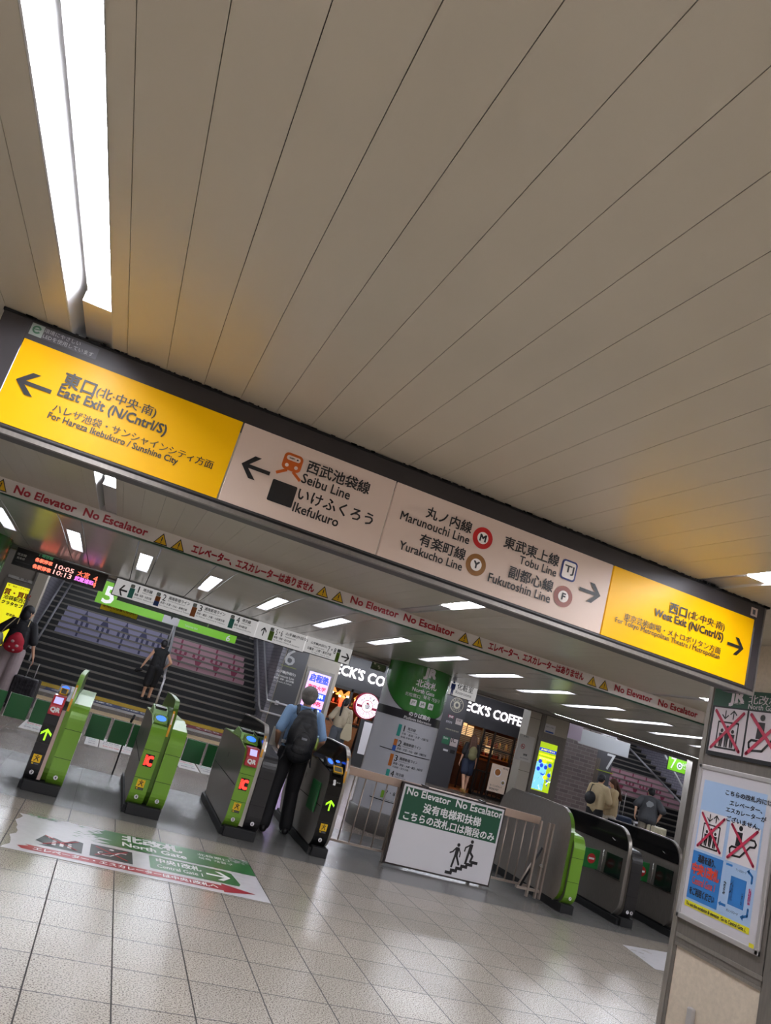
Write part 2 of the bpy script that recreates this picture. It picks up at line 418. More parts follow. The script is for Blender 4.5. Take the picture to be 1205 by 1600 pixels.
ords = ['first', 'second', 'third', 'fourth', 'fifth', 'sixth', 'seventh', 'eighth', 'ninth', 'tenth', 'eleventh', 'twelfth', 'thirteenth', 'fourteenth']
for k, lx in enumerate(LX):
    t = thing('recessed_lamp', (lx, 9.35, zglossy(9.35)), 'bright recessed lamp in the shiny ceiling, %s from the left' % ords[k], 'ceiling lamp', 'row of recessed lamps over the ticket gates')
    z0 = zglossy(YL0); z1 = zglossy(YL1)
    def pl(x0_, x1_, za, zb, ya=YL0, yb=YL1):
        return MB().add([(x0_, ya, z0+za), (x1_, ya, z0+zb), (x1_, yb, z1+zb), (x0_, yb, z1+za)], [(0, 1, 2, 3)])
    pl(lx-0.072, lx+0.0, 0.012, 0.10).build('reflector', lamp_face, t)
    pl(lx, lx+0.072, 0.10, 0.012).build('reflector', lamp_face, t)
    MB().add([(lx-0.072, YL0, z0+0.0), (lx+0.072, YL0, z0), (lx, YL0, z0+0.1)], [(0,1,2)]).add([(lx-0.072, YL1, z1+0.0), (lx+0.072, YL1, z1), (lx, YL1, z1+0.1)], [(0,1,2)]).build('end_plate', refl_m, t)
    fr = MB()
    for x0_, x1_, ya, yb in ((lx-0.08, lx-0.070, YL0-0.015, YL1+0.015), (lx+0.070, lx+0.08, YL0-0.015, YL1+0.015)): sheet(fr, x0_, x1_, ya, yb, 0.012, -0.006)
    sheet(fr, lx-0.08, lx+0.08, YL1, YL1+0.03, 0.012, -0.006); sheet(fr, lx-0.08, lx+0.08, YL0-0.02, YL0, 0.012, -0.006)
    fr.build('trim_ring', alu, t)

# fascia beam above the platform signs
zb = 1.65+0.0695*YF
band = mat('brushed fascia band', 'a39e98', 0.35, 0.5)
struct('trim_3', MB().box((-8, YF-0.10, zb-0.01), (16, YF-0.06, 3.2)), mat('dark fascia shadow gap', '2b2927', 0.5))
struct('trim_4', MB().box((-8, YF-0.08, zb-0.055), (16, YF+0.12, zb-0.012)), band)
struct('trim_5', MB().box((-8, YF-0.04, zb-0.075), (16, YF+0.1, zb-0.058)), mat('grey lower fascia', '7b7671', 0.4, 0.3))
# ceiling beyond the fascia with bare fluorescent strips
struct('ceiling', MB().box((-9, YF+0.12, 3.05), (26, YS+1.5, 3.1)), mat('grey upper ceiling', '8f8b86', 0.4))
strip_m = mat('fluorescent strip', 'ffffff', 0.4, emit=36.0, ecol='eef4ff')
n_strip = 0
for (yy, x0, x1) in ((12.7, -1.2, 2.6), (14.5, -1.2, 2.6), (17.5, -2, 3), (20.5, -2, 4), (14.0, 4.9, 8.0), (17.0, 5, 10), (20.3, 6, 12), (12.35, 7.75, 11.2), (15.5, 12, 17), (19.5, 14, 20)):
    t = thing('fluorescent_light', ((x0+x1)/2, yy, 2.98), ['nearest batten over the left stairs', 'second nearest batten over the left stairs', 'third batten over the left stairs', 'farthest batten over the left stairs', 'nearest batten before the coffee shop', 'middle batten before the coffee shop', 'batten close to the coffee shop front', 'long hung batten right of the screen pillar', 'batten over the blank hanging signs at right', 'farthest batten over the right stairs'][n_strip]+', bare white tube', 'light', 'fluorescent battens beyond the platform signs'); n_strip += 1
    zz = 2.98 if yy != 12.35 else 2.52
    MB().box((x0, yy-0.06, zz+0.02), (x1, yy+0.06, zz+0.07)).build('housing', alu, t)
    MB().tube([(x0+0.03, yy, zz), (x1-0.03, yy, zz)], 0.02).build('tube', strip_m, t)
    if zz < 2.9:
        for xx in (x0+0.4, (x0+x1)/2, x1-0.4): MB().box((xx-0.01, yy-0.01, zz+0.06), (xx+0.01, yy+0.01, 3.05)).build('hanger', alu, t)

# outer walls that close the hall
wallp = mat('hall wall panel', 'aaa49b', 0.5, var=0.05, scale=2)
struct('wall_left', MB().box((-8.1, -7, 0), (-8, 30, 3.3)), wallp)
struct('wall_back', MB().box((-8, -7.1, 0), (26, -7, 3.3)), wallp)
struct('wall_right', MB().box((12.2, -7, 0), (12.3, 7.9, 3.3)), wallp)
struct('wall_right', MB().box((26, -7, 0), (26.1, 30, 6)), wallp)

# ------------------------------------------------------------------ far stairs
riser = mat('black stair riser', '131215', 0.5); nosing = mat('grey stair nosing', '6d6761', 0.45)
grey_brick = brick_mat('grey glazed brick', '8d8a92', '7c7983', '5a5860', 0.3, 0.1, 'YZ')
mauve_brick = brick_mat('mauve brown brick', '7e6f6c', '6b5d5b', '8f8682', 0.30, 0.105, 'XZ')
pale_brick = brick_mat('pale lavender brick', 'b3aebb', 'a5a0b0', '77727f', 0.3, 0.1, 'XZ')
R_, T_ = 0.18, 0.36
def stairs(x0, x1, n, label, name='staircase'):
    t = thing(name, ((x0+x1)/2, YS, 0), label, 'stairs', 'platform staircases')
    st = MB(); ns = MB()
    for i in range(n):
        st.box((x0, YS+T_*i, 0), (x1, YS+T_*(i+1)+0.01, R_*(i+1)-0.001))
    st.build('steps', riser, t)
    for i in range(n):
        z = R_*(i+1); y = YS+T_*i
        MB().box((x0, y-0.02, z-0.045), (x1, y+0.10, z+0.006)).build('nosing', nosing, t)
    return t
def riser_face(i, t, part):
    f = Face('Y', YS+T_*i, t, part); return f
st = stairs(-2.35, 4.45, 20, 'wide black staircase at left with lavender and pink arrow stickers on its risers')
def stickers(t, xl, xr, r0, r1, m, am, xs, up):
    # one riser at a time; an arrow pattern runs over five risers
    z0, z1 = R_*r0, R_*(r1)
    for i in range(r0, r1):
        f = Face('Y', YS+T_*i-0.003, t, 'riser_sticker'); v0, v1 = R_*i+0.008, R_*(i+1)-0.046
        k = (i-r0); f.rect(xl+0.0*k, v0, xr, v1, m, 0.002)
        H = z1-z0
        for xc in xs:
            def prof(z):     # half widths of the arrow outline at height z: (inner, outer) list of spans
                q = (z-z0)/H
                if not up: q = 1-q
                if q < 0.42: return [(-0.03, 0.03)]
                h = (0.95-q)/0.53*0.2
                if h < 0: return []
                if q < 0.55: return [(-0.2, -0.12), (-0.035, 0.035), (0.12, 0.2)]
                return [(-max(h, 0.02), max(h, 0.02))]
            n = 5
            for s_ in range(n):
                za = v0+(v1-v0)*s_/n; zb_ = v0+(v1-v0)*(s_+1)/n; zm = (za+zb_)/2
                if (zm-z0)/H > 0.95 or (zm-z0)/H < 0.05: continue
                for a, c in prof(zm): f.rect(xc+a, za, xc+c, zb_, am, 0.006, 'arrow_sticker')
        f.done()
stickers(st, -1.82, 1.45, 7, 12, lav_ink, mat('navy arrow sticker', '3a3a5c', 0.5), [-1.2, -0.55, 0.1, 0.7, 1.22], True)
stickers(st, 1.62, 4.1, 7, 12, pink_ink, mat('crimson arrow sticker', '8a3550', 0.5), [1.95, 2.55, 3.15, 3.75], False)
st2 = stairs(15.3, 22.3, 20, 'wide black staircase at right with pink arrow stickers on its risers')
stickers(st2, 18.35, 21.9, 7, 12, pink_ink, _m['crimson arrow sticker'], [19.1, 19.75, 20.4, 21.05], False)
for i_ in (7, 8):
    f = Face('Y', YS+T_*i_-0.008, st2, 'riser_sticker'); f.rect(17.6, R_*i_+0.008, 18.75+0.25*(7-i_), R_*(i_+1)-0.046, lav_ink); f.done()
struct('wall_stair', MB().box((-2.52, YS-0.1, 0), (-2.37, 29.5, 6)), grey_brick)
struct('wall_stair', MB().box((4.47, YS+0.01, 0), (4.6, 29.5, 6)), grey_brick)
struct('wall_end', MB().box((-9, 29.6, 0), (26, 29.8, 6)), pale_brick)
struct('wall_stair', MB().box((22.32, YS, 0), (22.5, 29.5, 6)), brick_mat('pale glazed side brick', 'b3aebb', 'a5a0b0', '77727f', 0.3, 0.1, 'YZ'))
# handrails
def rail(name, pts, r, label, posts=(), group='stair handrails'):
    t = thing(name, (pts[0][0], pts[0][1], 0), label, 'handrail', group)
    MB().tube(pts, r).build('rail', rail_steel, t)
    for p in posts: MB().tube([(p[0], p[1], 0 if p[1] < YS else R_*max(0, (p[1]-YS)/T_)), p], r*0.8).build('post', rail_steel, t)
    return t
def slope(x, h, y0=22.0, y1=27.5): return [(x, y0, h), (x, y1, h+(y1-y0)*R_/T_)]
rail('handrail', [(-2.2, 20.9, 0.85)]+slope(-2.2, 0.9), 0.03, 'outer steel handrail on the left wall of the left staircase', [(-2.2, 22.4, 1.0)])
rail('handrail', [(-1.98, 21.5, 0.75)]+slope(-1.98, 0.78), 0.03, 'lower steel handrail at the left side of the left staircase', [(-1.98, 22.4, 0.9)])
rail('handrail', [(1.5, 21.6, 0.9)]+slope(1.5, 0.95), 0.035, 'steel handrail dividing up and down lanes of the left staircase', [(1.5, 21.6, 0.9), (1.5, 23.8, 1.8), (1.5, 25.6, 2.7)])
rail('handrail', [(5.15, 21.55, 0.78), (4.3, 21.6, 0.78)]+slope(4.3, 0.9), 0.03, 'bent lower steel handrail at the right side of the left staircase')
rail('handrail', [(5.15, 21.65, 1.1), (4.42, 21.7, 1.1)]+slope(4.42, 1.25), 0.03, 'bent upper steel handrail at the right side of the left staircase')
rail('handrail', [(17.75, 21.2, 2.9), (20.6, 21.9, 0.9)], 0.035, 'white diagonal handrail crossing before the pink arrows of the right staircase')
rail('handrail', [(16.2, 20.2, 0.62), (17.4, 20.6, 0.62), (16.9, 21.0, 1.2)], 0.03, 'low bent handrail beside the couple at right', [(16.25, 20.22, 0.62)])
rail('handrail', [(19.2, 21.6, 0.0), (19.2, 21.6, 1.5), (19.2, 25, 3.0)], 0.035, 'upright steel handrail in the middle of the right staircase')

# unseen battens added to brighten the stairs and their riser stickers
for i_, (xa_, xb_) in enumerate(((-2.0, 4.2), (15.6, 22.0))):
    t = thing('fluorescent_light', ((xa_+xb_)/2, 23.6, 4.3), 'added unseen white batten brightening the %s staircase' % ('left', 'right')[i_], 'light', 'fluorescent battens beyond the platform signs')
    MB().box((xa_, 23.54, 4.32), (xb_, 23.66, 4.37)).build('housing', alu, t); MB().tube([(xa_, 23.6, 4.3), (xb_, 23.6, 4.3)], 0.02).build('tube', strip_m, t)
    for xx in (xa_+0.5, xb_-0.5): MB().box((xx-0.01, 23.59, 4.36), (xx+0.01, 23.61, 6.0)).build('hanger', alu, t)
struct('ceiling', MB().box((-9, YS+1.5, 6.0), (26, 29.8, 6.1)), _m['grey upper ceiling'])
# walls between the two staircases (number panels, screens, shop) at the far side
cream = mat('cream pillar cladding', 'b5ada0', 0.45, var=0.04, scale=3)
darkp = mat('dark slate panel', '47464a', 0.35, var=0.05, scale=2)
struct('wall_far', MB().box((4.6, YS, 0), (6.32, YS+0.2, 3.05)), cream)
t = thing('number_board', (4.9, YS-0.05, 0), 'dark panel with large pale 6 beside the left staircase', 'sign panel', 'dark number panels')
pa = PY(421, 1005, YS-0.06); 
MB().box((4.0+0.62, YS-0.06, 0), (5.28, YS-0.002, 2.95)).build('panel', darkp, t)
f = Face('Y', YS-0.06, t)
f.ptext('6', (448.5, 1012), (460, 1042), mat('pale number', 'b9b9bb', 0.4), 0.01, 0.004, None, 0)
f.prect((439, 1038), (463, 1046), mat('yellow green stripe', '8b9a2a', 0.5))
f.ptext('山手線(外回り)', (434, 1045), (461, 1058), white_ink, 0.02); f.ptext('Yamanote Line', (432, 1052), (459, 1063), white_ink, 0.01)
f.ptext('新宿・渋谷・品川方面', (429, 1055), (458, 1069), white_ink, 0.02); f.ptext('for Shinjuku & Shibuya', (428, 1061), (455, 1072), white_ink)
f.prect((431, 1094), (434.5, 1102), board_white)
f.done()
# left wall with yellow poster, beyond the left edge of the stairs
struct('wall_far', MB().box((-8, 17.0, 0), (-1.95, 17.3, 3.05)), mat('taupe wall cladding', '7d746b', 0.45, var=0.05, scale=2))
struct('wall_far', MB().box((-1.95, 16.95, 0), (-1.76, 17.35, 3.05)), mat('pale wall edge cladding', 'a49a8b', 0.45))
struct('trim_6', MB().box((-1.99, 16.93, 0), (-1.95, 16.99, 3.05)), steel_dark)

# ================================================================== things in the far zone
# yellow poster in a steel light box on the left wall
t = thing('poster', (-2.3, 16.97, 0.6), 'bright yellow advertising poster with red and black writing on the left wall', 'poster')
f = Face('Y', 16.96, t)
a = f.P(12, 910); c = f.P(52, 922); lo = 0.82
MB().box((a[0]-0.07, 16.965, lo-0.07), (c[0]+0.05, 16.998, a[1]+0.09)).build('frame', steel_dark, t)
MB().box((a[0], 16.955, lo), (c[0], 16.965, a[1])).build('sheet', mat('poster yellow', 'e8e020', 0.5, emit=0.5), t)
f = Face('Y', 16.954, t)
f.ptext('質・買取', (9, 919), (46, 938), mat('poster red', 'a0281c', 0.5), 0.03); f.ptext('池袋駅西口', (7, 929), (42, 944), black, 0.02)
f.ptext('クラタセブン', (4, 936), (40, 953), black, 0.04); f.ptext('質・時計・ブランド品', (13, 913), (49, 925), black, 0.01)
f.ptext('即現金', (11, 956), (22, 966), black, 0.02); f.done()
t = thing('notice_plate', (-2.3, 16.97, 2.1), 'pale notice strip above the yellow poster', 'notice')
f = Face('Y', 16.95, t); a = f.P(15, 894); c = f.P(62, 916)
MB().box((a[0], 16.955, c[1]-0.0), (c[0], 16.995, a[1]-0.04)).build('plate', mat('pale notice plate', 'a9a39d', 0.5), t)
f.ptext('質・買取', (30, 902), (44, 909), black); f.done()

def column(cx, cy, r, top, label, loc_text):
    t = thing('round_column', (cx, cy, 0), label, 'column')
    zt = top
    MB().lathe([(r+0.02, 0), (r+0.02, 0.28), (r, 0.30)], (cx, cy, 0), 48).build('base', mat('dark granite skirting', '5d5854', 0.35, var=0.15, scale=60), t)
    MB().lathe([(r-0.005, 0.28), (r-0.005, zt)], (cx, cy, 0), 64).build('shaft', steel, t)
    return t
cx_, cy_, cr_ = 4.48, 11.15, 0.505
t = column(cx_, cy_, cr_, 2.50, 'round column wrapped in green and white platform information, behind the fence', 0)
AF = math.atan2(-cy_, -cx_)   # angle from the column axis towards the eye
class CylFace(Face):
    """printed sheet wrapped on a cylinder: u = arc length to the right of the facing direction, v = height"""
    def __init__(s, cx, cy, r, parent, part='lettering'):
        s.k = 'C'; s.c = r; s.cx = cx; s.cy = cy; s.p = parent; s.part = part; s.mb = {}; s.af = math.atan2(-cy, -cx)
    def W(s, u, v, e):
        a = s.af + u/s.c; return (s.cx+(s.c+e)*math.cos(a), s.cy+(s.c+e)*math.sin(a), v)
    def P(s, px, py):
        d = ray(px, py); A = d.x**2+d.y**2; B = -2*(d.x*s.cx+d.y*s.cy); Cc = s.cx**2+s.cy**2-s.c**2
        D = B*B-4*A*Cc; tt = (-B-math.sqrt(max(D, 0)))/(2*A)
        a = math.atan2(d.y*tt-s.cy, d.x*tt-s.cx)-s.af
        a = (a+math.pi) % (2*math.pi)-math.pi
        return (a*s.c, EYE+d.z*tt)
    def patch(s, us, vlo, vhi, m, e, name):
        b = s.get(m, e, name); vs = []
        for i, u in enumerate(us): vs += [s.W(u, vlo(u), e), s.W(u, vhi(u), e)]
        b.add(vs, [(2*i, 2*i+2, 2*i+3, 2*i+1) for i in range(len(us)-1)], True)
f = CylFace(cx_, cy_, cr_, t)
ua = -0.63; ub = 0.85
us = [ua+(ub-ua)*i/40 for i in range(41)]
grn = mat('gate green wrap', '2f7a2c', 0.25, coat=0.3); wht = mat('white wrap', 'b9b9bf', 0.3, coat=0.3)
uc0 = f.P(660, 1100)[0]
zg = [f.P(600, 1085), f.P(630, 1113), f.P(660, 1122), f.P(687, 1113)]
def zgreen(u):
    # lower edge of the green field dips to the right like a bowl
    q = (u-(uc0))/0.62; return zg[2][1]-0.005+0.30*max(0, -q)**2+0.28*max(0, q-0.05)**2
f.patch(us, lambda u: 0.30, lambda u: 2.49, wht, 0.002, 'white_wrap')
f.patch(us, zgreen, lambda u: 2.49, grn, 0.005, 'green_wrap')
f.patch(us, lambda u: zgreen(u)-0.012, zgreen, black, 0.006, 'edge_line')
za = f.P(640, 1105)[1]; 
vb1 = f.P(620, 1106)[1]; vb0 = f.P(620, 1120)[1]
f.patch(us, lambda u: vb0, lambda u: vb1, mat('black wrap band', '26252a', 0.3), 0.0055, 'heading_band')
def ct(body, tl, br, m, bold=0.0): f.ptext(body, tl, br, m, bold, 0.008)
f.ptext('JR', (665, 1049), (680, 1060), white_ink, 0.05, 0.008, None, 0.9)
ct('北改札', (652, 1062), (681, 1078.5), white_ink, 0.02); ct('North Gate', (645, 1075), (678, 1087), white_ink, 0.015)
ct('北检票口', (634, 1081), (656, 1091), white_ink); ct('북쪽 개찰구', (662, 1088), (686, 1098), white_ink)
for i, (sx, sy, s_) in enumerate(((646, 1097.5, 'JY'), (660, 1101, 'JA'), (672.5, 1104.5, 'JS'))):
    p = f.P(sx, sy); f.rect(p[0]-0.048, p[1]-0.045, p[0]+0.048, p[1]+0.045, white_ink, 0.008, None, 0.012)
    f.text(s_, p[0]-0.03, p[1]-0.022, p[0]+0.03, p[1]+0.022, mat('icon green', '3c7a35', 0.5), 0.02, 0.011)
ct('のりば案内', (640, 1113), (671, 1125), white_ink, 0.02); ct('Platform Information', (632, 1119), (673, 1133), white_ink, 0.01)
teal = mat('teal line colour', '2f9a8c', 0.45); orange = mat('orange line colour', 'c06a24', 0.45); bluel = mat('blue line colour', '2d57a8', 0.45); limel = mat('yellow green line colour', '77a52c', 0.45); grey_ink = mat('grey ink', '55565c', 0.5)
for (bx, by, n_, nm, en, cols, ls) in ((624, 1131, '1', '埼京線', 'Saikyo Line', (teal,), ('十条・赤羽・大宮・川越方面', '板橋 各駅停車')), (617, 1154, '2', '湘南新宿ライン', 'Shonan-Shinjuku Line', (orange, bluel), ('赤羽・大宮・小山・高崎・宇都宮方面', '方面')),
                                ((611), 1177, '3', '湘南新宿ライン', 'Shonan-Shinjuku Line', (orange,), ('新宿・渋谷・大崎・横浜・大船方面', '小田原・逗子方面')), (605, 1201, '4', '埼京線', 'Saikyo Line', (teal,), ('新宿・渋谷・大崎・新木場方面', '新木場方面'))):
    p = f.P(bx, by)
    for j, c_ in enumerate(cols): f.rect(p[0], p[1]-0.17+0.0*j, p[0]+0.05, p[1]-(0.085*j), c_, 0.008+0.0006*(len(cols)-j)) if j == 0 else f.rect(p[0], p[1]-0.17, p[0]+0.05, p[1]-0.09, c_, 0.0095)
    f.text(n_, p[0]+0.07, p[1]-0.085, p[0]+0.115, p[1]+0.0, black, 0.01, 0.009)
    f.text(nm, p[0]+0.14, p[1]-0.055, p[0]+0.14+0.055*len(nm)*0.75, p[1]-0.01, black, 0.01, 0.009); f.text(en, p[0]+0.14, p[1]-0.085, p[0]+0.3, p[1]-0.065, grey_ink, 0.0, 0.009)
    f.text(ls[0], p[0]+0.07, p[1]-0.135, p[0]+0.07+min(0.5, 0.035*len(ls[0])), p[1]-0.10, black, 0.01, 0.009); f.text(ls[1], p[0]+0.07, p[1]-0.18, p[0]+0.07+0.03*len(ls[1]), p[1]-0.152, grey_ink, 0.01, 0.009)
for (a_, b_) in (((594, 1165), (671, 1186)), ((582, 1206), (612, 1215)), ((578, 1243), (620, 1256))):
    pa_ = f.P(*a_); pb_ = f.P(*b_); f.patch([pa_[0]+(pb_[0]-pa_[0])*i/10 for i in range(11)], lambda u: pa_[1]-0.012, lambda u: pa_[1], black, 0.007, 'rule_line')
p = f.P(597, 1234); f.rect(p[0], p[1]-0.1, p[0]+0.045, p[1], limel, 0.008); ct('7・8', (604, 1233), (616, 1246), black, 0.01); ct('山手線 上野・東京方面', (600, 1248), (616, 1254), grey_ink)
p = f.P(606, 1198)
f.done()
# second green column at the left edge
az = -0.19
t = thing('round_column', (-2.24, 11.1, 0), 'green topped round column cut by the left edge of the picture', 'column')
MB().lathe([(0.525, 0), (0.525, 0.28), (0.505, 0.3)], (-2.24, 11.1, 0), 48).build('base', _m['dark granite skirting'], t)
MB().lathe([(0.50, 0.28), (0.50, 2.5)], (-2.24, 11.1, 0), 64).build('shaft', wht, t)
MB().lathe([(0.506, 1.98), (0.506, 2.5)], (-2.24, 11.1, 0), 64).build('green_wrap', grn, t)
MB().lathe([(0.508, 1.96), (0.508, 1.98)], (-2.24, 11.1, 0), 64).build('edge_line', black, t)

# pillars in the fascia line
pil = thing('square_pillar', (PY(810, 1180, YF).x, YF, 0), 'cream clad pillar right of the coffee shop with a no smoking sign', 'pillar')
xa = PY(827, 1118, YF).x-0.03; xb = PY(849, 1108, YF).x; xc = PY(893, 1127, YF).x
xa = 6.93; xb = 7.15; xc = 7.72
MB().box((xa, YF, 0), (xb, YF+0.25, zb-0.06)).build('cladding', cream, pil)
f = Face('Y', YF-0.004, pil)
f.prect((813, 1146), (828, 1192), mat('pale notice', 'c4c0bb', 0.5), 0.001, 'notice')
p = f.P(817, 1166); f.ring(p[0], p[1], 0.032, 0.042, red_ink, 0.004); f.line([(p[0]-0.028, p[1]+0.028), (p[0]+0.028, p[1]-0.028)], 0.01, red_ink, 0.005)
f.line([(p[0]-0.022, p[1]-0.004), (p[0]+0.022, p[1]-0.004)], 0.01, black, 0.0035)
f.ptext('禁煙', (818, 1177), (823, 1182), black, 0.02); f.ptext('NO SMOKING', (813, 1182), (825, 1188), grey_ink); f.ptext('駅構内', (819, 1148), (826, 1154), grey_ink); f.done()
for i in range(3): MB().box((xa-0.001, YF-0.003, 2.28-0.9*i), (xb, YF-0.001, 2.285-0.9*i)).build('seam', black, pil)
pil = thing('square_pillar', (7.4, YF, 0), 'brown steel pillar holding the bright blue and yellow screen', 'pillar')
MB().box((xb, YF-0.02, 0), (xc, YF+0.6, zb-0.06)).build('cladding', steel_dark, pil)
MB().box((xb+0.09, YF-0.03, 2.10), (xc-0.02, YF-0.02, zb-0.07)).build('upper_panel', cream, pil)
f = Face('Y', YF-0.033, pil); f.prect((853, 1130), (866, 1148), board_white, 0.002, 'notice'); f.prect((852.5, 1141), (864.5, 1147), bluel, 0.004, 'notice'); f.ptext('防犯カメラ作動中', (854, 1133), (865, 1140), grey_ink); f.done()
scr = thing('advertising_screen', (7.4, YF-0.03, 0.9), 'lit advertising screen in lime yellow and blue with hexagons on the brown pillar', 'screen')
f = Face('Y', YF-0.045, scr); a = f.P(846, 1158); c = f.P(854, 1243)
x0, x1, z0, z1 = a[0]-0.0, f.P(872, 1165)[0]-0.0, f.P(828, 1232)[1], a[1]
MB().box((x0-0.06, YF-0.04, z0-0.06), (x1+0.05, YF-0.018, z1+0.06)).build('bezel', steel_dark, scr)
sc = lambda n, c, e=1.5: mat(n, c, 0.4, emit=e)
MB().box((x0, YF-0.045, z0), (x1, YF-0.04, z1)).build('display', sc('screen lime', 'b4d41c', 0.5), scr)
W_ = x1-x0; H_ = z1-z0
sb = sc('screen blue', '1c3fc4', 0.7); sy = sc('screen yellow', 'f4ef20', 0.9); sw = sc('screen white', 'cfe2f4', 0.9); scy = sc('screen sky', '6fb6ee', 0.9)
f.rect(x0, z1-0.19*H_, x1, z1-0.12*H_, sb, 0.001); f.text('JR EAST ぐるっと', x0+0.1*W_, z1-0.175*H_, x1-0.1*W_, z1-0.135*H_, sy, 0.02, 0.003)
f.rect(x0+0.02, z1-0.27*H_, x1, z1-0.235*H_, sy, 0.001); f.rect(x0+0.02, z1-0.36*H_, x1-0.03, z1-0.31*H_, sy, 0.001); f.text('ENTRY START', x0+0.04, z1-0.35*H_, x1-0.06, z1-0.32*H_, sb, 0.01, 0.003); f.rect(x0, z1-0.42*H_, x0+0.62*W_, z0+0.02, scy, 0.0008)
random.seed(3)
for (u, v, m_) in ((0.18, 0.60, sb), (0.44, 0.61, sy), (0.78, 0.56, sb), (0.30, 0.52, sb), (0.56, 0.50, sb), (0.84, 0.36, sb), (0.16, 0.44, sb), (0.62, 0.30, sy)):
    f.poly([(x0+u*W_+0.038*math.cos(math.pi/3*k), z0+v*H_+0.038*math.sin(math.pi/3*k)) for k in range(6)], m_, 0.002+random.random()*0.001)
for k in range(22):
    u = x0+0.05*W_+random.random()*0.85*W_; v = z0+0.04*H_+random.random()*0.36*H_
    f.poly([(u+random.uniform(-.045, .045), v+random.uniform(-.05, .05)) for _ in range(3)], random.choice((sb, sw, sb, sc('screen green', '5fbf3a', 0.7), sw)), 0.0012+k*0.00015)
f.done()
# pillar of the fascia at right, a steel post left of the poster pillar
struct('trim_7', MB().box((10.44, YF-0.05, 0), (10.58, YF+0.1, zb-0.06)), steel)

# hanging boards ------------------------------------------------------------
def board(name, tl, br, Y, label, cat, col, group=None, frame=frame_dark, depth=0.03, top=None):
    a = PY(*tl, Y); c = PY(*br, Y); t = thing(name, ((a.x+c.x)/2, Y, c.z), label, cat, group)
    MB().box((a.x-0.012, Y+0.004, c.z-0.012), (c.x+0.012, Y+depth, a.z+0.012)).build('housing', frame, t, 0.004)
    MB().box((a.x, Y, c.z), (c.x, Y+0.004, a.z)).build('panel', col, t)
    return t, Face('Y', Y-0.001, t), a, c
YP = YF-0.135
bp = mat('pale grey platform sign', 'bcbaba', 0.35, emit=0.42)
t, f, a, c = board('platform_sign', (184, 903), (397, 996), YP, 'long pale platform sign for tracks 1 to 4 with a left arrow', 'sign', bp)
f.arrow(f.P(186, 921)[0], f.P(187, 930)[1], f.P(200, 921)[0], f.P(187, 912)[1], black, 'left')
def entry(f, px, py, num, nm, en, l1, l2, cols, wide=1.0):
    p = f.P(px, py); h = 0.265; u, v = p
    f.rect(u, v-0.20, u+0.075, v-0.055, cols[0]); 
    if len(cols) > 1: f.rect(u, v-0.20, u+0.075, v-0.13, cols[1], 0.004)
    f.rect(u, v-0.052, u+0.06, v, mat('icon grey', '8b9a98', 0.5), 0.003, None, 0.012); f.text('JA' if cols[0] is teal else 'JS' if cols[0] is orange else 'JY', u+0.01, v-0.04, u+0.05, v-0.012, white_ink, 0.02, 0.005)
    f.text(num, u+0.10, v-0.095, u+0.10+0.035*(len(num) if len(num) > 1 else 1.4), v-0.0, black, 0.01)
    x = u+0.10+0.035*len(num)+0.05
    f.text(nm, x, v-0.055, x+0.056*len(nm)*0.82, v-0.005, black, 0.015); f.text(en, x, v-0.088, x+0.012*len(en)+0.02, v-0.066, black, 0.005)
    f.text(l1, u+0.09, v-0.145, u+0.09+0.031*len(l1)*wide, v-0.11, black, 0.015); f.text(l2, u+0.09, v-0.185, u+0.09+0.0145*len(l2)*wide, v-0.16, grey_ink, 0.005)
entry(f, 205.8, 912.5, '1', '埼京線', 'Saikyo Line', '板橋・赤羽・大宮方面', 'for Itabashi, Akabane & Omiya', (teal,), 0.8)
entry(f, 246, 925, '2', '湘南新宿ライン', 'Shonan-Shinjuku Line', '赤羽・大宮・小山・高崎方面', 'for Omiya, Utsunomiya & Takasaki', (orange, bluel))
entry(f, 302.8, 942, '3', '湘南新宿ライン', 'Shonan-Shinjuku Line', '渋谷・横浜・大船・小田原方面', 'for Shibuya, Yokohama & Odawara', (orange,))
entry(f, 361.7, 960.3, '4', '埼京線', 'Saikyo Line', '新宿・新木場方面', 'for Shinjuku & Shin-Kiba', (teal,), 0.8)
f.done()
t, f, a, c = board('platform_sign', (404.4, 970), (473.3, 1019), YP, 'pale platform sign for tracks 5 and 6 with an up arrow', 'sign', bp)
f.arrow(f.P(408, 985)[0], f.P(409, 993)[1], f.P(417, 985)[0], f.P(411, 979)[1], black, 'up')
entry(f, 423.7, 979.8, '5・6', '山手線(外回り)', 'Yamanote Line', '新宿・渋谷・品川方面', 'for Shinjuku, Shibuya & Shinagawa', (limel,), 0.9); f.done()
t, f, a, c = board('platform_sign', (479.8, 993.2), (544.6, 1039), YP, 'pale platform sign for tracks 7 and 8 with a right arrow, above the coffee shop', 'sign', bp)
u, v = f.P(487, 1001)
f.text('山手線(内回り)', u, v-0.05, u+0.27, v-0.005, black, 0.015); f.text('Yamanote Line', u+0.05, v-0.085, u+0.24, v-0.065, black); f.text('日暮里・上野・東京方面', u-0.03, v-0.14, u+0.37, v-0.10, black, 0.015); f.text('for Nippori, Ueno & Tokyo', u+0.05, v-0.18, u+0.36, v-0.155, grey_ink)
f.text('7・8', u+0.29, v-0.095, u+0.43, v, black, 0.01); f.rect(u+0.45, v-0.20, u+0.51, v-0.055, limel); f.rect(u+0.45, v-0.052, u+0.51, v, _m['icon grey'], 0.003, None, 0.012)
f.arrow(u+0.54, v-0.16, u+0.68, v-0.03, black, 'right'); f.done()
t, f, a, c = board('restroom_sign', (702.4, 1058.3), (742, 1097), YP, 'pale restroom sign with a blue figure, right of the green column', 'sign', bp)
u, v = f.P(704.5, 1061)
blue_ink = mat('blue figure ink', '1f3f9a', 0.45)
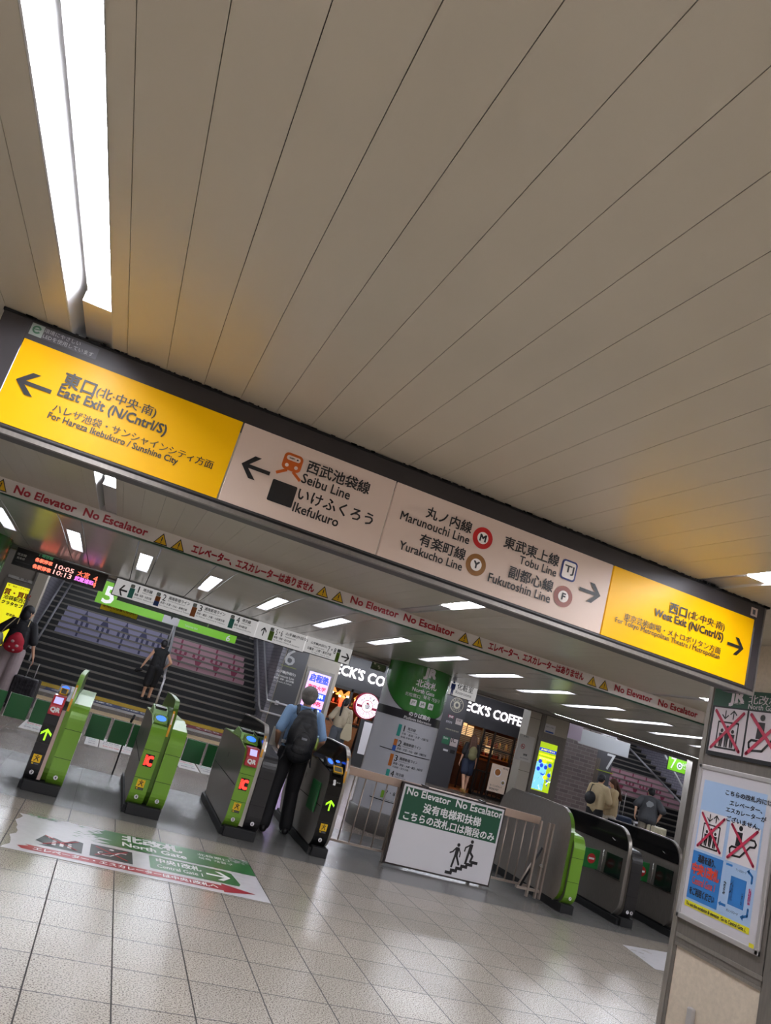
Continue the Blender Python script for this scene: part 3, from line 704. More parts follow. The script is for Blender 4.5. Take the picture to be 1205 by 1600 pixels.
f.disc(u+0.075, v-0.03, 0.021, blue_ink); f.poly([(u+0.035, v-0.058), (u+0.115, v-0.058), (u+0.115, v-0.15), (u+0.10, v-0.15), (u+0.10, v-0.09), (u+0.095, v-0.245), (u+0.078, v-0.245), (u+0.076, v-0.16), (u+0.074, v-0.16), (u+0.072, v-0.245), (u+0.055, v-0.245), (u+0.05, v-0.09), (u+0.05, v-0.15), (u+0.035, v-0.15)], blue_ink, 0.0035)
f.rect(u+0.005, v-0.22, u+0.013, v-0.01, black)
f.text('化粧室', u+0.15, v-0.13, u+0.45, v-0.02, black, 0.01); f.text('Restrooms', u+0.14, v-0.20, u+0.44, v-0.15, grey_ink, 0.005); f.done()

# departure board
t, f, a, c = board('departure_board', (29, 856), (159, 923), YP-0.02, 'black departure board with red, white and pink lit times at upper left', 'departure board', mat('board black', '171518', 0.3), depth=0.05)
pk = mat('pink led', 'ffb0a8', 0.5, emit=1.0); sal = mat('salmon led', 'f06a50', 0.5, emit=1.3); mag = mat('violet led', 'd873d8', 0.5, emit=1.0); lgn = mat('green led letters', '4f9a6a', 0.5, emit=0.4)
f.ptext('10:05', (88.5, 881), (114, 897), pk, 0.01, fit=0.72); f.ptext('10:13', (85, 889.5), (110, 905.5), pk, 0.01, fit=0.72)
f.ptext('各駅停車', (56.5, 871.5), (81, 884), sal, 0.03); f.ptext('各駅停車', (52.5, 881), (78, 895), sal, 0.03)
f.ptext('大宮', (122.5, 892), (138.5, 903.5), sal, 0.01); f.ptext('武蔵浦和', (118, 900), (144, 914.5), mag, 0.03)
f.ptext('4', (147.5, 900), (151, 909), sal, 0.01, fit=0.9); f.ptext('4', (145, 909), (148.5, 918), sal, 0.01, fit=0.9)
f.ptext('1 埼京線', (62.5, 866), (83, 874.5), lgn); f.ptext('時刻', (92, 874), (101, 879), grey_ink); f.ptext('のりば', (149.5, 895.5), (156, 899.5), grey_ink)
f.ptext('埼京線', (28, 863), (41, 871), white_ink, 0.005); f.ptext('発車標', (27, 869), (38, 876), white_ink, 0.005); f.ptext('Saikyo Line Departures', (24, 875.5), (46, 883), grey_ink)
f.done()

# green number boards over the stairs
gl = mat('lit lime board', '6fb51e', 0.4, emit=0.22)
YG = 17.5
t, f, a, c = board('stair_sign', (155, 920), (375, 998), YG, 'long lime green strip sign with a white 5 over the left stairs', 'sign', gl, frame=gap_black)
bpy.data.objects.remove([o for o in t.children if o.name.startswith('panel')][0]); bpy.data.objects.remove([o for o in t.children if o.name.startswith('housing')][0])
p0 = f.P(150, 933); p1 = f.P(264, 956); p2 = f.P(375, 999)
zt = f.P(178, 936)[1]
MB().box((p0[0], YG, zt-0.17), (f.P(372, 990)[0], YG+0.1, zt)).build('strip', gl, t)
MB().box((p0[0]-0.0, YG+0.001, zt-0.1), (p0[0]+0.42, YG+0.1, zt+0.33)).build('number_box', gl, t)
f.text('5', p0[0]+0.13, zt-0.13, p0[0]+0.36, zt+0.23, lit_white, 0.02, 0.006)
m_ = f.P(258, 957)[0]; f.rect(m_, zt-0.17, m_+0.36, zt, board_white, 0.003, 'white_section'); f.poly([(m_+0.15, zt-0.0), (m_+0.21, zt), (m_+0.18, zt-0.07)], black, 0.006)
f.text('6', f.P(354, 990)[0], zt-0.16, f.P(354, 990)[0]+0.14, zt-0.03, white_ink, 0.02, 0.006); f.text('Yamanote Line', m_+0.5, zt-0.12, m_+0.8, zt-0.07, white_ink, 0, 0.006)
f.done()
MB().tube([(p0[0]+0.3, YG+0.05, zt), (p0[0]+0.3, YG+0.05, 3.05)], 0.015).tube([(m_+1, YG+0.05, zt), (m_+1, YG+0.05, 3.05)], 0.015).build('hanger', steel_dark, t)
MB().box((p0[0], YG+0.12, zt+0.02), (f.P(372, 990)[0]+0.3, YG+0.3, 3.05)).build('backing', gap_black, t)
t, f, a, c = board('caution_sign', (160, 940.5), (213, 968), YG+0.6, 'small yellow caution strip hung under the lime strip sign', 'sign', warn_y)
f.ptext('足元にご注意ください', (162, 943), (211, 962), mat('brown red ink', '7a3010', 0.5), 0.02); f.ptext('Please watch your step', (172, 954), (204, 966.5), black); f.done()
MB().tube([(a.x+0.2, YG+0.66, a.z), (a.x+0.2, YG+0.66, 3.05)], 0.01).tube([(c.x-0.2, YG+0.66, a.z), (c.x-0.2, YG+0.66, 3.05)], 0.01).build('hanger', steel_dark, t)

# right side: brick wall, 7 panel, blank hanging boxes, green 7 sign
struct('wall_far', MB().box((12.0, 19.0, 0), (13.6, 19.2, 3.05)), mauve_brick)
struct('wall_far', MB().box((13.92, 20.21, 0), (14.04, YS+0.5, 3.05)), cream)
t = thing('number_board', (14.4, 20.0, 0), 'dark panel with large pale 7 behind the couple at right', 'sign panel', 'dark number panels')
MB().box((14.05, 20.0, 0), (14.9, 20.05, 3.0)).build('panel', darkp, t)
f = Face('Y', 19.995, t); f.ptext('7', (950, 1177), (957.5, 1205), _m['pale number'], 0.01, 0.004, None, 0); f.prect((932, 1201), (958, 1210), _m['yellow green stripe'])
f.ptext('|||||||||||||', (921, 1180), (931, 1225), mat('tan marking', '8a7358', 0.5), 0, 0.004, None, 0); f.done()
struct('wall_far', MB().box((13.6, 20.06, 0), (14.9, 20.2, 3.05)), darkp)
struct('wall_far', MB().box((14.75, 20.2, 0), (14.9, YS+1, 3.05)), grey_brick)
bx = mat('pale hanging box', 'b9bcc0', 0.4)
t, f, a, c = board('hanging_sign_box', (909, 1139), (981, 1184), 17.0, 'blank pale grey back of a hanging sign in front of the 7 panel', 'sign', bx, frame=alu); 
MB().tube([(a.x+0.3, 17.06, a.z), (a.x+0.3, 17.06, 3.05)], 0.012).tube([(c.x-0.3, 17.06, a.z), (c.x-0.3, 17.06, 3.05)], 0.012).build('hanger', steel_dark, t)
t, f, a, c = board('hanging_sign_box', (880, 1126), (907, 1158), 16.6, 'blank pinkish back of a hanging sign beside the brick wall', 'sign', mat('pinkish hanging box', 'b3a3b3', 0.4), frame=alu)
MB().tube([((a.x+c.x)/2, 16.66, a.z), ((a.x+c.x)/2, 16.66, 3.05)], 0.012).build('hanger', steel_dark, t)
t, f, a, c = board('stair_sign', (1046, 1182), (1078, 1212), 16.0, 'small lit green sign with a white 7 at the right', 'sign', gl)
f.ptext('7', (1049.5, 1185), (1055, 1200), white_ink, 0.01); p = f.P(1062, 1197); f.disc(p[0], p[1], 0.09, white_ink); f.ring(p[0], p[1], 0.03, 0.05, grn, 0.006); f.ptext('山手線', (1067, 1191), (1078, 1201), white_ink, 0.02); f.ptext('Yamanote', (1068, 1199), (1077, 1205), white_ink, 0.01); f.done()
MB().tube([(a.x+0.1, 16.06, a.z), (a.x+0.1, 16.06, 3.05)], 0.012).build('hanger', steel_dark, t)

# ------------------------------------------------------------------ coffee shop
YK = 22.6
sgn = mat('dark shop fascia', '3c3b3f', 0.35); glow = mat('lit white letters', 'ffffff', 0.4, emit=1.3, ecol='fff6fb')
wood = mat('warm wood', '9c6238', 0.45, var=0.25, scale=6, stretch=(1, 1, 8)); wood_d = mat('dark brown wood', '4a2f20', 0.45, var=0.2, scale=5); darkmetal = mat('dark window frame', '1c1917', 0.4)
t = thing('coffee_shop', (9.6, YK, 0), 'coffee shop front with lit white letters on a dark fascia and a warm interior', 'shop front')
MB().box((6.32, YK, 2.08), (13.9, YK+0.15, 3.05)).build('fascia', sgn, t)
f = Face('Y', YK-0.002, t)
f.ptext("BECK'S COFFEE", (517, 1033), (633, 1083), glow, 0.022, 0.03)
f.ptext("BECK'S COFFEE SHOP", (721, 1094), (862, 1148), glow, 0.022, 0.03)
f.done()
MB().box((6.32, YK, 0), (6.40, YK+0.1, 2.08)).box((7.05, YK, 0), (7.13, YK+0.1, 2.08)).box((7.98, YK, 0), (8.06, YK+0.1, 2.08)).box((6.32, YK, 2.0), (10, YK+0.1, 2.09)).box((6.32, YK, 1.0), (8.4, YK+0.08, 1.06)).box((8.3, YK, 0.0), (10.1, YK+0.1, 2.08)).build('window_frame', darkmetal, t)
MB().box((6.40, YK+0.03, 0.05), (8.3, YK+0.07, 0.98)).build('wood_dado', wood, t)
MB().box((8.0, YK-0.005, 0), (8.02, YK+0.1, 1)).build('door_edge', darkmetal, t)
# entrance side: open doorway then glazed screen with bars
MB().box((11.78, YK, 0), (11.84, YK+0.1, 2.08)).box((12.2, YK, 0), (12.24, YK+0.1, 2.08)).box((12.95, YK, 0), (13.0, YK+0.1, 2.08)).box((11.78, YK, 0.75), (13.9, YK+0.06, 0.8)).box((11.78, YK, 0.0), (13.9, YK+0.08, 0.08)).box((11.8, YK, 1.5), (13, YK+0.05, 1.54)).build('window_frame', darkmetal, t)
for i in range(11): MB().box((11.9+0.17*i, YK+0.01, 0.08), (11.925+0.17*i, YK+0.04, 0.75)).build('bar', darkmetal, t)
sl = MB()
for i in range(12): sl.box((11.0, YK+0.25, 1.36+0.055*i), (13.9, YK+0.28, 1.385+0.055*i))
sl.build('blind', mat('woven blind', 'a08a6c', 0.6), t)
# interior shell
MB().box((6.32, YK+4, 0), (13.9, YK+4.1, 3)).build('back_wall', wood, t)
MB().box((6.3, YK+0.1, 0), (6.36, YK+4, 3)).box((13.84, YK+0.1, 0), (13.9, YK+4, 3)).build('side_wall', wood_d, t)
MB().box((6.32, YK-0.0, -0.004), (13.9, YK+4, 0.004)).build('shop_floor', mat('orange brown shop floor', '9b6a42', 0.4, var=0.1), t)
MB().box((6.32, YK+0.1, 2.7), (13.9, YK+4, 2.75)).build('shop_ceiling', wood_d, t)
MB().box((12.0, YK+2.2, 0), (13.8, YK+2.8, 1.05)).build('counter', wood_d, t)
MB().box((11.95, YK+2.15, 1.05), (13.84, YK+2.85, 1.10)).build('counter_top', wood, t)
cols = [mat('framed print cream', 'c9a878', 0.5, emit=0.9), mat('shelf goods red', '9c3428', 0.5), mat('shelf goods yellow', 'c9a03c', 0.5), mat('shelf goods green', '55663a', 0.5), mat('shelf goods white', 'c9beb0', 0.5)]  # glow added to the print colour to lift the dark shop interior
random.seed(11)
cn = {'shelf goods red': 'dark red', 'shelf goods yellow': 'mustard yellow', 'shelf goods green': 'olive green', 'shelf goods white': 'off-white'}
for (x0, x1, zz, wh) in ((6.45, 7.9, 1.1, 'lower shelf behind the left window'), (6.45, 7.9, 1.55, 'upper shelf behind the left window'), (12.0, 13.7, 1.25, 'lower shelf behind the right window'), (12.0, 13.7, 1.6, 'upper shelf behind the right window'), (10.9, 11.8, 1.3, 'shelf by the shop entrance')):
    q = thing('shelf', ((x0+x1)/2, YK+0.9, zz), 'brown coffee shop '+wh, 'shelf', 'shelves in the coffee shop')
    MB().box((x0, YK+0.75, zz-0.03), (x1, YK+1.05, zz)).build('board', wood, q)
    MB().box((x0+0.02, YK+1.02, 0), (x0+0.06, YK+1.05, zz-0.03)).box((x1-0.06, YK+1.02, 0), (x1-0.02, YK+1.05, zz-0.03)).build('support', darkmetal, q)
    k = 0; xx = x0+0.06
    while xx < x1-0.12:
        w_ = random.uniform(0.07, 0.12); h_ = random.uniform(0.12, 0.25); cc = random.choice(cols[1:])
        o = MB().lathe([(0.0, 0), (w_*0.45, 0), (w_*0.45, h_*0.6), (w_*0.3, h_*0.8), (w_*0.3, h_), (0, h_)], (xx+w_/2, YK+0.88, zz), 10).build('jar', cc, None)
        tag(o, '%s jar, %s on the %s' % (cn[cc.name], ords[k] if k < 14 else 'last', wh), 'jar', 'jars on the coffee shop shelves'); xx += w_+random.uniform(0.02, 0.08); k += 1
bulb = mat('warm bulb', 'ffd9a0', 0.4, emit=90, ecol='ffb870'); shade = mat('woven lamp shade', 'c08a50', 0.6, emit=1.0, ecol='d98a40')
wd = {'left': 'left window', 'right': 'entrance'}
for i, (x_, z_) in enumerate(((6.62, 1.86), (6.88, 1.80), (7.14, 1.84), (7.5, 1.82), (10.75, 2.3), (11.5, 2.35), (12.5, 2.3), (13.2, 2.3))):
    q = thing('pendant_lamp', (x_, YK+0.5, z_), 'warm cone shaped pendant lamp in the coffee shop, %s in the row' % ords[i], 'pendant lamp', 'pendant lamps in the coffee shop')
    MB().lathe([(0.02, 0.16), (0.05, 0.13), (0.15, 0.0), (0.145, 0.0), (0.045, 0.12)], (x_, YK+0.5, z_), 18).build('shade', shade, q)
    MB().ball((x_, YK+0.5, z_-0.01), 0.035).build('bulb', bulb, q)
    MB().tube([(x_, YK+0.5, z_+0.15), (x_, YK+0.5, 2.7)], 0.006).build('cord', darkmetal, q)
for i, (x0, z0, w_, h_) in enumerate(((10.75, 1.7, 0.3, 0.35), (11.1, 1.72, 0.35, 0.4), (11.5, 1.7, 0.22, 0.35), (6.95, 1.45, 0.3, 0.35), (12.3, 1.35, 0.3, 0.25))):
    o = MB().box((x0, YK+0.62, z0), (x0+w_, YK+0.65, z0+h_)).build('wall_print', cols[0] if i != 3 else mat('warm glowing print', 'c8503a', 0.5, emit=0.4), None)
    tag(o, 'cream menu print with added glow in the coffee shop, %s from the left' % ords[i], 'print', 'menu prints in the coffee shop')
# side panel with logos
t = thing('shop_side_panel', (10.8, YK-0.1, 0), 'dark grey wall panel with a round pale logo and small stickers beside the shop', 'wall panel')
MB().box((9.95, YK-0.12, 0), (10.95, YK-0.01, 2.9)).build('panel', darkp, t)
f = Face('Y', YK-0.122, t); p = f.P(715, 1102); tan = mat('pale tan logo ink', 'b8b09c', 0.5)
f.disc(p[0]-0.02, p[1]+0.0, 0.235, tan, 0.002, 'logo'); u, v = p[0]-0.02, p[1]
f.ring(u, v, 0.12, 0.215, darkp, 0.004, 'logo'); f.disc(u, v, 0.06, darkp, 0.004, 'logo')
f.arc_text("BECK'S", u, v, 0.168, 0.06, 90, 110, tan); f.arc_text('COFFEE', u, v, 0.168, 0.06, 270, 110, tan, True)
for (tl, br, m_, tx_) in (((701, 1116), (709, 1123), mat('wine sticker', '7a2c48', 0.5), '禁煙'), ((697.5, 1125), (706, 1131), mat('grey sticker', 'a09ca4', 0.5), 'PayPay'), ((713.5, 1122), (721, 1134), mat('pale sticker', 'b8aaa8', 0.5), '営業'), ((692.5, 1149), (701, 1164), mat('dark green sticker', '2f6a4c', 0.5), 'Suica'), ((705, 1153), (713.5, 1168), mat('pale sticker', 'b8aaa8', 0.5), 'IC'), ((693, 1169.5), (699.5, 1174.5), board_white, ''), ((704, 1171), (710, 1178.5), black, '')):
    f.prect(tl, br, m_, 0.002, 'sticker')
    if tx_: f.ptext(tx_, (tl[0]+1, tl[1]+1.5), (br[0]-1, tl[1]+6), white_ink if m_.name[:4] in ('wine', 'dark') else black, 0.01)
f.ptext('OPEN 7:00 CLOSE 22:00', (697, 1136), (716, 1146), tan, 0.02); f.done()
# round lit logo
t = thing('round_logo_sign', (7.7, YK-0.3, 1.4), 'round lit maroon and white coffee cup logo sign in the shop window', 'sign')
p = PY(574, 1103.5, YK-0.2); mar = mat('maroon enamel', '7c1230', 0.35, emit=0.35); lit = mat('lit white disc', 'ffffff', 0.4, emit=0.7, ecol='f6dcf4')
u, v = p.x, p.z
MB().tube([(u, YK-0.2, v), (u, YK-0.02, v)], 0.40, 40).build('drum', mar, t)
f = Face('Y', YK-0.201, t)
f.ring(u, v, 0.345, 0.37, lit, 0.004, 'rim'); f.ring(u, v, 0.185, 0.33, lit, 0.004, 'letter_ring'); f.ring(u, v, 0.0, 0.165, lit, 0.004, 'cup_disc')
f.poly([(u-0.34, v-0.0), (u-0.18, v-0.0), (u-0.17, v-0.08), (u-0.32, v-0.08)], mar, 0.005); f.poly([(u+0.34, v-0.0), (u+0.18, v-0.0), (u+0.17, v-0.08), (u+0.32, v-0.08)], mar, 0.005)
f.arc_text("BECK'S", u, v, 0.258, 0.10, 90, 115, black, bold=0.03); f.arc_text('COFFEE', u, v, 0.258, 0.10, 270, 115, mar, True, bold=0.03)
f.poly([(u-0.075, v+0.045), (u+0.07, v+0.045), (u+0.05, v-0.085), (u-0.055, v-0.085)], grey_ink, 0.007); f.poly([(u-0.062, v+0.035), (u+0.057, v+0.035), (u+0.04, v-0.075), (u-0.045, v-0.075)], white_ink, 0.008)
f.ring(u+0.075, v-0.01, 0.02, 0.035, grey_ink, 0.007); f.poly([(u-0.04, v+0.05), (u+0.06, v+0.055), (u+0.0, v+0.12), (u-0.06, v+0.10)], mar, 0.007); f.done()
# standing menu boards
t = thing('standing_menu', (7.95, YK-0.9, 0), 'black folding menu stand with a pale menu, below the round logo sign', 'menu stand')
a = PY(572, 1125, YK-0.9)
MB().prism([(YK-0.95, 0), (YK-0.9, 0), (YK-0.75, a.z), (YK-0.8, a.z)], a.x-0.12, a.x+0.5, 'X').prism([(YK-0.6, 0), (YK-0.56, 0), (YK-0.75, a.z), (YK-0.79, a.z)], a.x-0.12, a.x-0.06, 'X').prism([(YK-0.6, 0), (YK-0.56, 0), (YK-0.75, a.z), (YK-0.79, a.z)], a.x+0.44, a.x+0.5, 'X').build('stand', satin_black, t)
MB().prism([(YK-0.93, 0.35), (YK-0.92, 0.35), (YK-0.815, a.z-0.05), (YK-0.825, a.z-0.05)], a.x, a.x+0.44, 'X').build('menu_sheet', board_white, t)
t = thing('standing_menu', (12.7, YK-0.5, 0), 'pale food poster stand with a round dish picture at the shop entrance', 'menu stand')
a = PY(775, 1183, YK-0.5); c = PY(790, 1232, YK-0.5)
x0 = PY(772, 1183, YK-0.5).x+0.0; x1 = x0+0.62
zt_ = 1.12
for x_ in (x0, x1-0.02): MB().box((x_, YK-0.5, 0), (x_+0.02, YK-0.47, zt_)).box((x_, YK-0.7, 0), (x_+0.02, YK-0.3, 0.02)).build('leg', darkmetal, t)
MB().box((x0, YK-0.52, 0.28), (x1, YK-0.50, zt_)).build('sheet', mat('food poster', 'c4b0a0', 0.5, emit=0.1), t)
f = Face('Y', YK-0.522, t); f.disc(x0+0.24, 0.88, 0.13, board_white); f.disc(x0+0.24, 0.89, 0.1, mat('toast brown', 'b8743c', 0.5), 0.004); f.disc(x0+0.5, 0.62, 0.08, board_white); f.disc(x0+0.5, 0.62, 0.05, mat('salad tan', '8e7c50', 0.5), 0.004)
f.text('¥690', x0+0.4, 1.02, x0+0.58, 1.08, black, 0.01); f.text('モーニングセット', x0+0.06, 0.44, x0+0.5, 0.50, grey_ink, 0.02); f.text('BREAKFAST', x0+0.06, 0.34, x0+0.4, 0.4, grey_ink, 0.02); f.done()
# lit study ad screen left of the shop
t = thing('advertising_screen', (5.9, YS-0.05, 1.0), 'tall lit pink and blue advertising screen with Chinese writing, left of the coffee shop', 'screen')
f = Face('Y', YS-0.06, t); x0, z1 = f.P(485, 1048); x1 = f.P(517, 1060)[0]; z0 = 0.95
MB().box((x0-0.09, YS-0.05, z0-0.1), (x1+0.09, YS-0.002, z1+0.1)).build('bezel', steel_dark, t)
MB().box((x0, YS-0.055, z0), (x1, YS-0.05, z1)).build('display', sc('screen pale violet', 'b7a6f0', 0.9), t)
f.text('启程塾', x0+0.05, z1-0.27, x1-0.04, z1-0.05, sb, 0.03)
for i, (s_, m_) in enumerate((('東京大学', mat('screen red', 'b0305a', 0.4, emit=0.8)), ('一橋医科', sb), ('合格', _m['screen red']), ('京都大学', sb))):
    zz = z1-0.33-0.22*i; f.rect(x0, zz-0.2, x1, zz-0.0, m_ if i % 2 else sc('screen pink', 'e8a8d0', 0.8), 0.001); f.text(s_, x0+0.06, zz-0.15, x1-0.06, zz-0.03, sw if i % 2 else m_, 0.03, 0.003)
f.done()
# small hanging flower picture and slatted vent above the shop
t, f, a, c = board('hanging_picture', (585, 1026), (601, 1050), YP+0.4, 'small picture of white flowers and leaves hung beside the green column', 'picture', mat('leafy print', '5d6e48', 0.5, var=0.5, scale=28))
random.seed(5)
for k in range(9): f.disc(a.x+0.04+random.random()*(c.x-a.x-0.08), c.z+0.03+random.random()*(a.z-c.z-0.06), random.uniform(0.01, 0.022), mat('petal cream', 'cfcfae', 0.5), 0.002+k*0.0002)
f.done()
MB().box((a.x+0.05, YP+0.45, a.z), (c.x-0.05, YP+0.48, 3.05)).build('hanger', steel_dark, t)
# tactile paving, floor markings near the stairs
tac_y = mat('yellow tactile paving', 'b8962c', 0.6, var=0.25, scale=60); tac_b = mat('buff paving strip', 'b39a72', 0.5, var=0.1)
for (y0, y1, m_, e) in ((20.6, 21.7, tac_y, 0.006), (17.3, 18.0, tac_b, 0.005), (19.0, 19.6, mat('pale paving strip', 'a39c98', 0.5), 0.005)):
    o = MB().box((-1.75, y0, 0.0), (4.6, y1, e)).build('paving_strip', m_, None); tag(o, '%s across the floor before the left stairs' % {'yellow tactile paving': 'dull yellow tactile paving band', 'buff paving strip': 'buff coloured band nearer the gates', 'pale paving strip': 'pale narrow band'}[m_.name], 'floor marking')
for (x0, x1, m_, s_, lb) in ((-1.2, 1.35, mat('navy floor sticker', '3a4068', 0.5), 'のぼり', 'navy blue floor sticker with white arrows'), (1.55, 4.3, mat('crimson floor sticker', '7c2c3c', 0.5), 'くだり', 'crimson floor sticker with white arrows')):
    t = thing('floor_sticker', ((x0+x1)/2, 20.2, 0.006), lb+' in front of the left stairs', 'floor sticker'); MB().box((x0, 19.75, 0.0), (x1, 20.45, 0.008)).build('sheet', m_, t)
    f = Face('Z', 0.009, t)
    for k in range(3): f.text(s_, x0+0.15+0.85*k, 19.9, x0+0.75+0.85*k, 20.3, white_ink, 0.02, 0.002)
    f.done()
for i, (x0, x1) in enumerate(((-0.9, -0.02), (0.06, 0.26), (0.28, 0.98), (1.0, 1.3), (1.52, 1.85), (1.88, 2.2))):
    t = thing('floor_sticker', ((x0+x1)/2, 13, 0.003), 'white floor notice behind the green gate flaps, %s from the left' % ords[i], 'floor sticker', 'white floor notices behind the gates'); MB().box((x0, 12.45, 0), (x1, 13.55, 0.004)).build('sheet', mat('worn white sticker', 'b5afab', 0.45, var=0.1, scale=10), t)
    f = Face('Z', 0.005, t)
    for k in range(4): f.text('精算機のご案内' if k % 2 else 'Fare Adjustment', x0+0.05, 13.3-0.22*k, x1-0.05, 13.42-0.22*k, (grey_ink, red_ink, teal, grey_ink)[(k+i) % 4], 0.01, 0.002)
    f.done()

# ================================================================== ticket gates
GY0, GY1 = 8.36, 10.25
def arc(cy, cz, r, a0, a1, n=6):
    return [(cy+r*math.cos(math.radians(a0+(a1-a0)*i/n)), cz+r*math.sin(math.radians(a0+(a1-a0)*i/n))) for i in range(n+1)]
HALF = [(GY1, 0.10)] + [] 
def half_outline(d=0.0):     # outline in Y-Z: bottom front, up the front, over the shoulder and back along the top
    f0 = GY0-d
    pts = arc(f0+0.16, 0.24, 0.16, 250, 180, 6)
    pts += [(f0, 0.72)] + arc(f0+0.20, 0.72+0.0, 0.20, 180, 128, 6)
    pts += [(f0+0.62, 0.935+d), (f0+0.78, 0.935+d)]
    return pts
def fin_outline(d=0.0, top=1.155):
    f0 = GY0+0.05-d; r_ = top-0.86+0.005+d
    return arc(f0+0.2, 0.28, 0.2, 245, 180, 5) + [(f0, 0.86)] + arc(f0+r_, 0.86, r_, 180, 96, 9) + [(f0+0.9, top+0.008+d), (GY1-0.25, top-0.01+d)]
def gate(x0, label, left, fin, right, group='automatic ticket gates', w=0.38, top=1.155):
    t = thing('ticket_gate', (x0+w/2, GY0, 0), label, 'ticket gate', group)
    fx0 = x0+(0.165 if left else 0.0); fx1 = fx0+0.05; xr = fx1+0.165 if right else fx1
    MB().box((x0+0.02, GY0-0.02, 0), (xr-0.01, GY1+0.05, 0.10)).build('base_plinth', rubber, t, 0.006)
    for side, (a, c, spec) in {'left': (x0, fx0, left), 'right': (fx1, xr, right)}.items():
        if not spec: continue
        pts = half_outline(-0.008)+[(GY1-0.02, 0.90), (GY1, 0.82), (GY1-0.02, 0.3), (GY1-0.16, 0.10)]
        MB().prism(pts, a+0.003, c-0.001, 'X').build('side_body', steel_dark, t)
        MB().prism([(GY0+0.78, 0.927), (GY1-0.1, 0.905), (GY1-0.1, 0.915), (GY0+0.78, 0.94)], a, c, 'X').build('top_cover', spec, t)
        MB().band(half_outline(0.0), 0.010, a, c).build('front_cover', spec, t)
        for zz in (0.36, 0.64): MB().box((a-0.0005, GY0-0.0112, zz-0.002), (c+0.0005, GY0+0.002, zz+0.002)).build('cover_seam', gap_black, t)
    m_fin, rim = fin
    fo = fin_outline(0.0, top)+[(GY1-0.06, 1.02), (GY1, 0.85), (GY1, 0.3), (GY1-0.14, 0.10)]
    MB().prism(fo, fx0+0.006, fx1-0.006, 'X').build('divider_fin', m_fin, t)
    MB().band(fin_outline(0.002, top), 0.012, fx0, fx1).build('fin_rim', rim, t)
    return t, x0, fx0, fx1, xr
def gdeco(t, a, c, kind, num, d=0.0):
    """writing and fittings on one half front between X=a and X=c"""
    f = Face('Y', GY0-0.0105-d, t, 'marking'); xm = (a+c)/2
    if kind == 'ic':
        f.rect(xm-0.045, 0.475, xm+0.045, 0.60, gap_black, 0.001, 'display'); f.text('IC', xm-0.035, 0.492, xm+0.036, 0.583, led_red, 0.05, 0.003, 'display_text')
    if kind == 'arrow':
        f.rect(xm-0.065, 0.46, xm+0.065, 0.635, gloss_black, 0.001, 'display'); f.arrow(xm-0.05, 0.485, xm+0.05, 0.60, led_green, 'up', 0.003)
    if kind in ('ic', 'arrow'):
        f.rect(xm-0.04, 0.27, xm+0.04, 0.345, warn_y, 0.001, 'warning_sticker'); f.rect(xm-0.04, 0.245, xm+0.04, 0.268, black, 0.001, 'warning_sticker')
        f.line([(xm-0.02, 0.285), (xm, 0.31), (xm+0.02, 0.325)], 0.008, black, 0.003, round=True); f.line([(xm-0.015, 0.325), (xm+0.004, 0.31), (xm+0.02, 0.285)], 0.008, black, 0.003, round=True); f.disc(xm+0.002, 0.332, 0.007, black, 0.003)
        f.rect(xm-0.033, 0.251, xm-0.015, 0.262, warn_y, 0.003); f.rect(xm-0.01, 0.251, xm+0.034, 0.262, grey_ink, 0.003)
    if num:
        f.poly([(xm+0.022*math.cos(math.pi/4*k+0.39), 0.175+0.022*math.sin(math.pi/4*k+0.39)) for k in range(8)], board_white, 0.002, 'number_plate'); f.text(num, xm-0.008, 0.162, xm+0.008, 0.188, black, 0.02, 0.004)
        if kind: f.text('きっぷ', xm-0.016, 0.145, xm+0.018, 0.151, black, 0.02, 0.003)
    f.done()
def reader(t, a, c, body, blue=led_blue, z=0.948, y=None):
    y = y or GY0+0.30; xm = (a+c)/2; w = (c-a)/2-0.012
    MB().prism([(y-0.10, z-0.04), (y-0.10, z-0.022), (y+0.10, z+0.04), (y+0.12, z+0.025), (y+0.12, z-0.04)], xm-w, xm+w, 'X').build('card_reader', body, t)
    mb = MB(); n = 24
    mb.add([(xm+(w-0.016)*math.cos(2*math.pi*i/n), y+0.068*math.sin(2*math.pi*i/n), z+0.0105+0.31*0.068*math.sin(2*math.pi*i/n)) for i in range(n)], [tuple(range(n))]); mb.build('reader_light', blue, t)
def ic_hood(t, a, c, m):
    MB().prism([(GY0+0.55, 0.93), (GY0+0.62, 1.0), (GY0+0.95, 1.03), (GY0+1.1, 0.97), (GY0+1.2, 0.92)], a+0.005, c-0.002, 'X').build('rear_hood', m, t)
    MB().box((a+0.02, GY0+0.64, 1.004), (c-0.02, GY0+0.92, 1.03)).build('hood_screen', satin_black, t)
redbox = mat('red reader housing', 'b02432', 0.35, coat=0.3); amber = mat('amber edging', 'd9a818', 0.35); pinkish = mat('pinkish steel strip', 'b9a299', 0.3, 0.5)
def qr(t, a, c, z=0.80):
    xm = (a+c)/2; w = (c-a)/2-0.004
    MB().prism([(GY0-0.055, z-0.06), (GY0-0.055, z+0.03), (GY0+0.02, z+0.125), (GY0+0.14, z+0.13), (GY0+0.14, z-0.06)], xm-w, xm+w, 'X').build('qr_reader', redbox, t, 0.008)
    f = Face('Y', GY0-0.056, t, 'qr_marking'); f.text('QR', xm-0.045, z-0.035, xm+0.045, z+0.015, white_ink, 0.05, 0.001); f.done()
    q = lambda s: (GY0-0.055+0.075*s, z+0.03+0.095*s)
    mb = MB(); k = []
    for (x_, s_) in ((xm-0.04, 0.2), (xm+0.04, 0.2), (xm+0.04, 0.85), (xm-0.04, 0.85)): y_, z_ = q(s_); k.append((x_, y_-0.003, z_+0.002))
    mb.add(k, [(0, 1, 2, 3)]).build('qr_window', mat('pale lilac window', 'b4aee0', 0.3, emit=0.5), t)
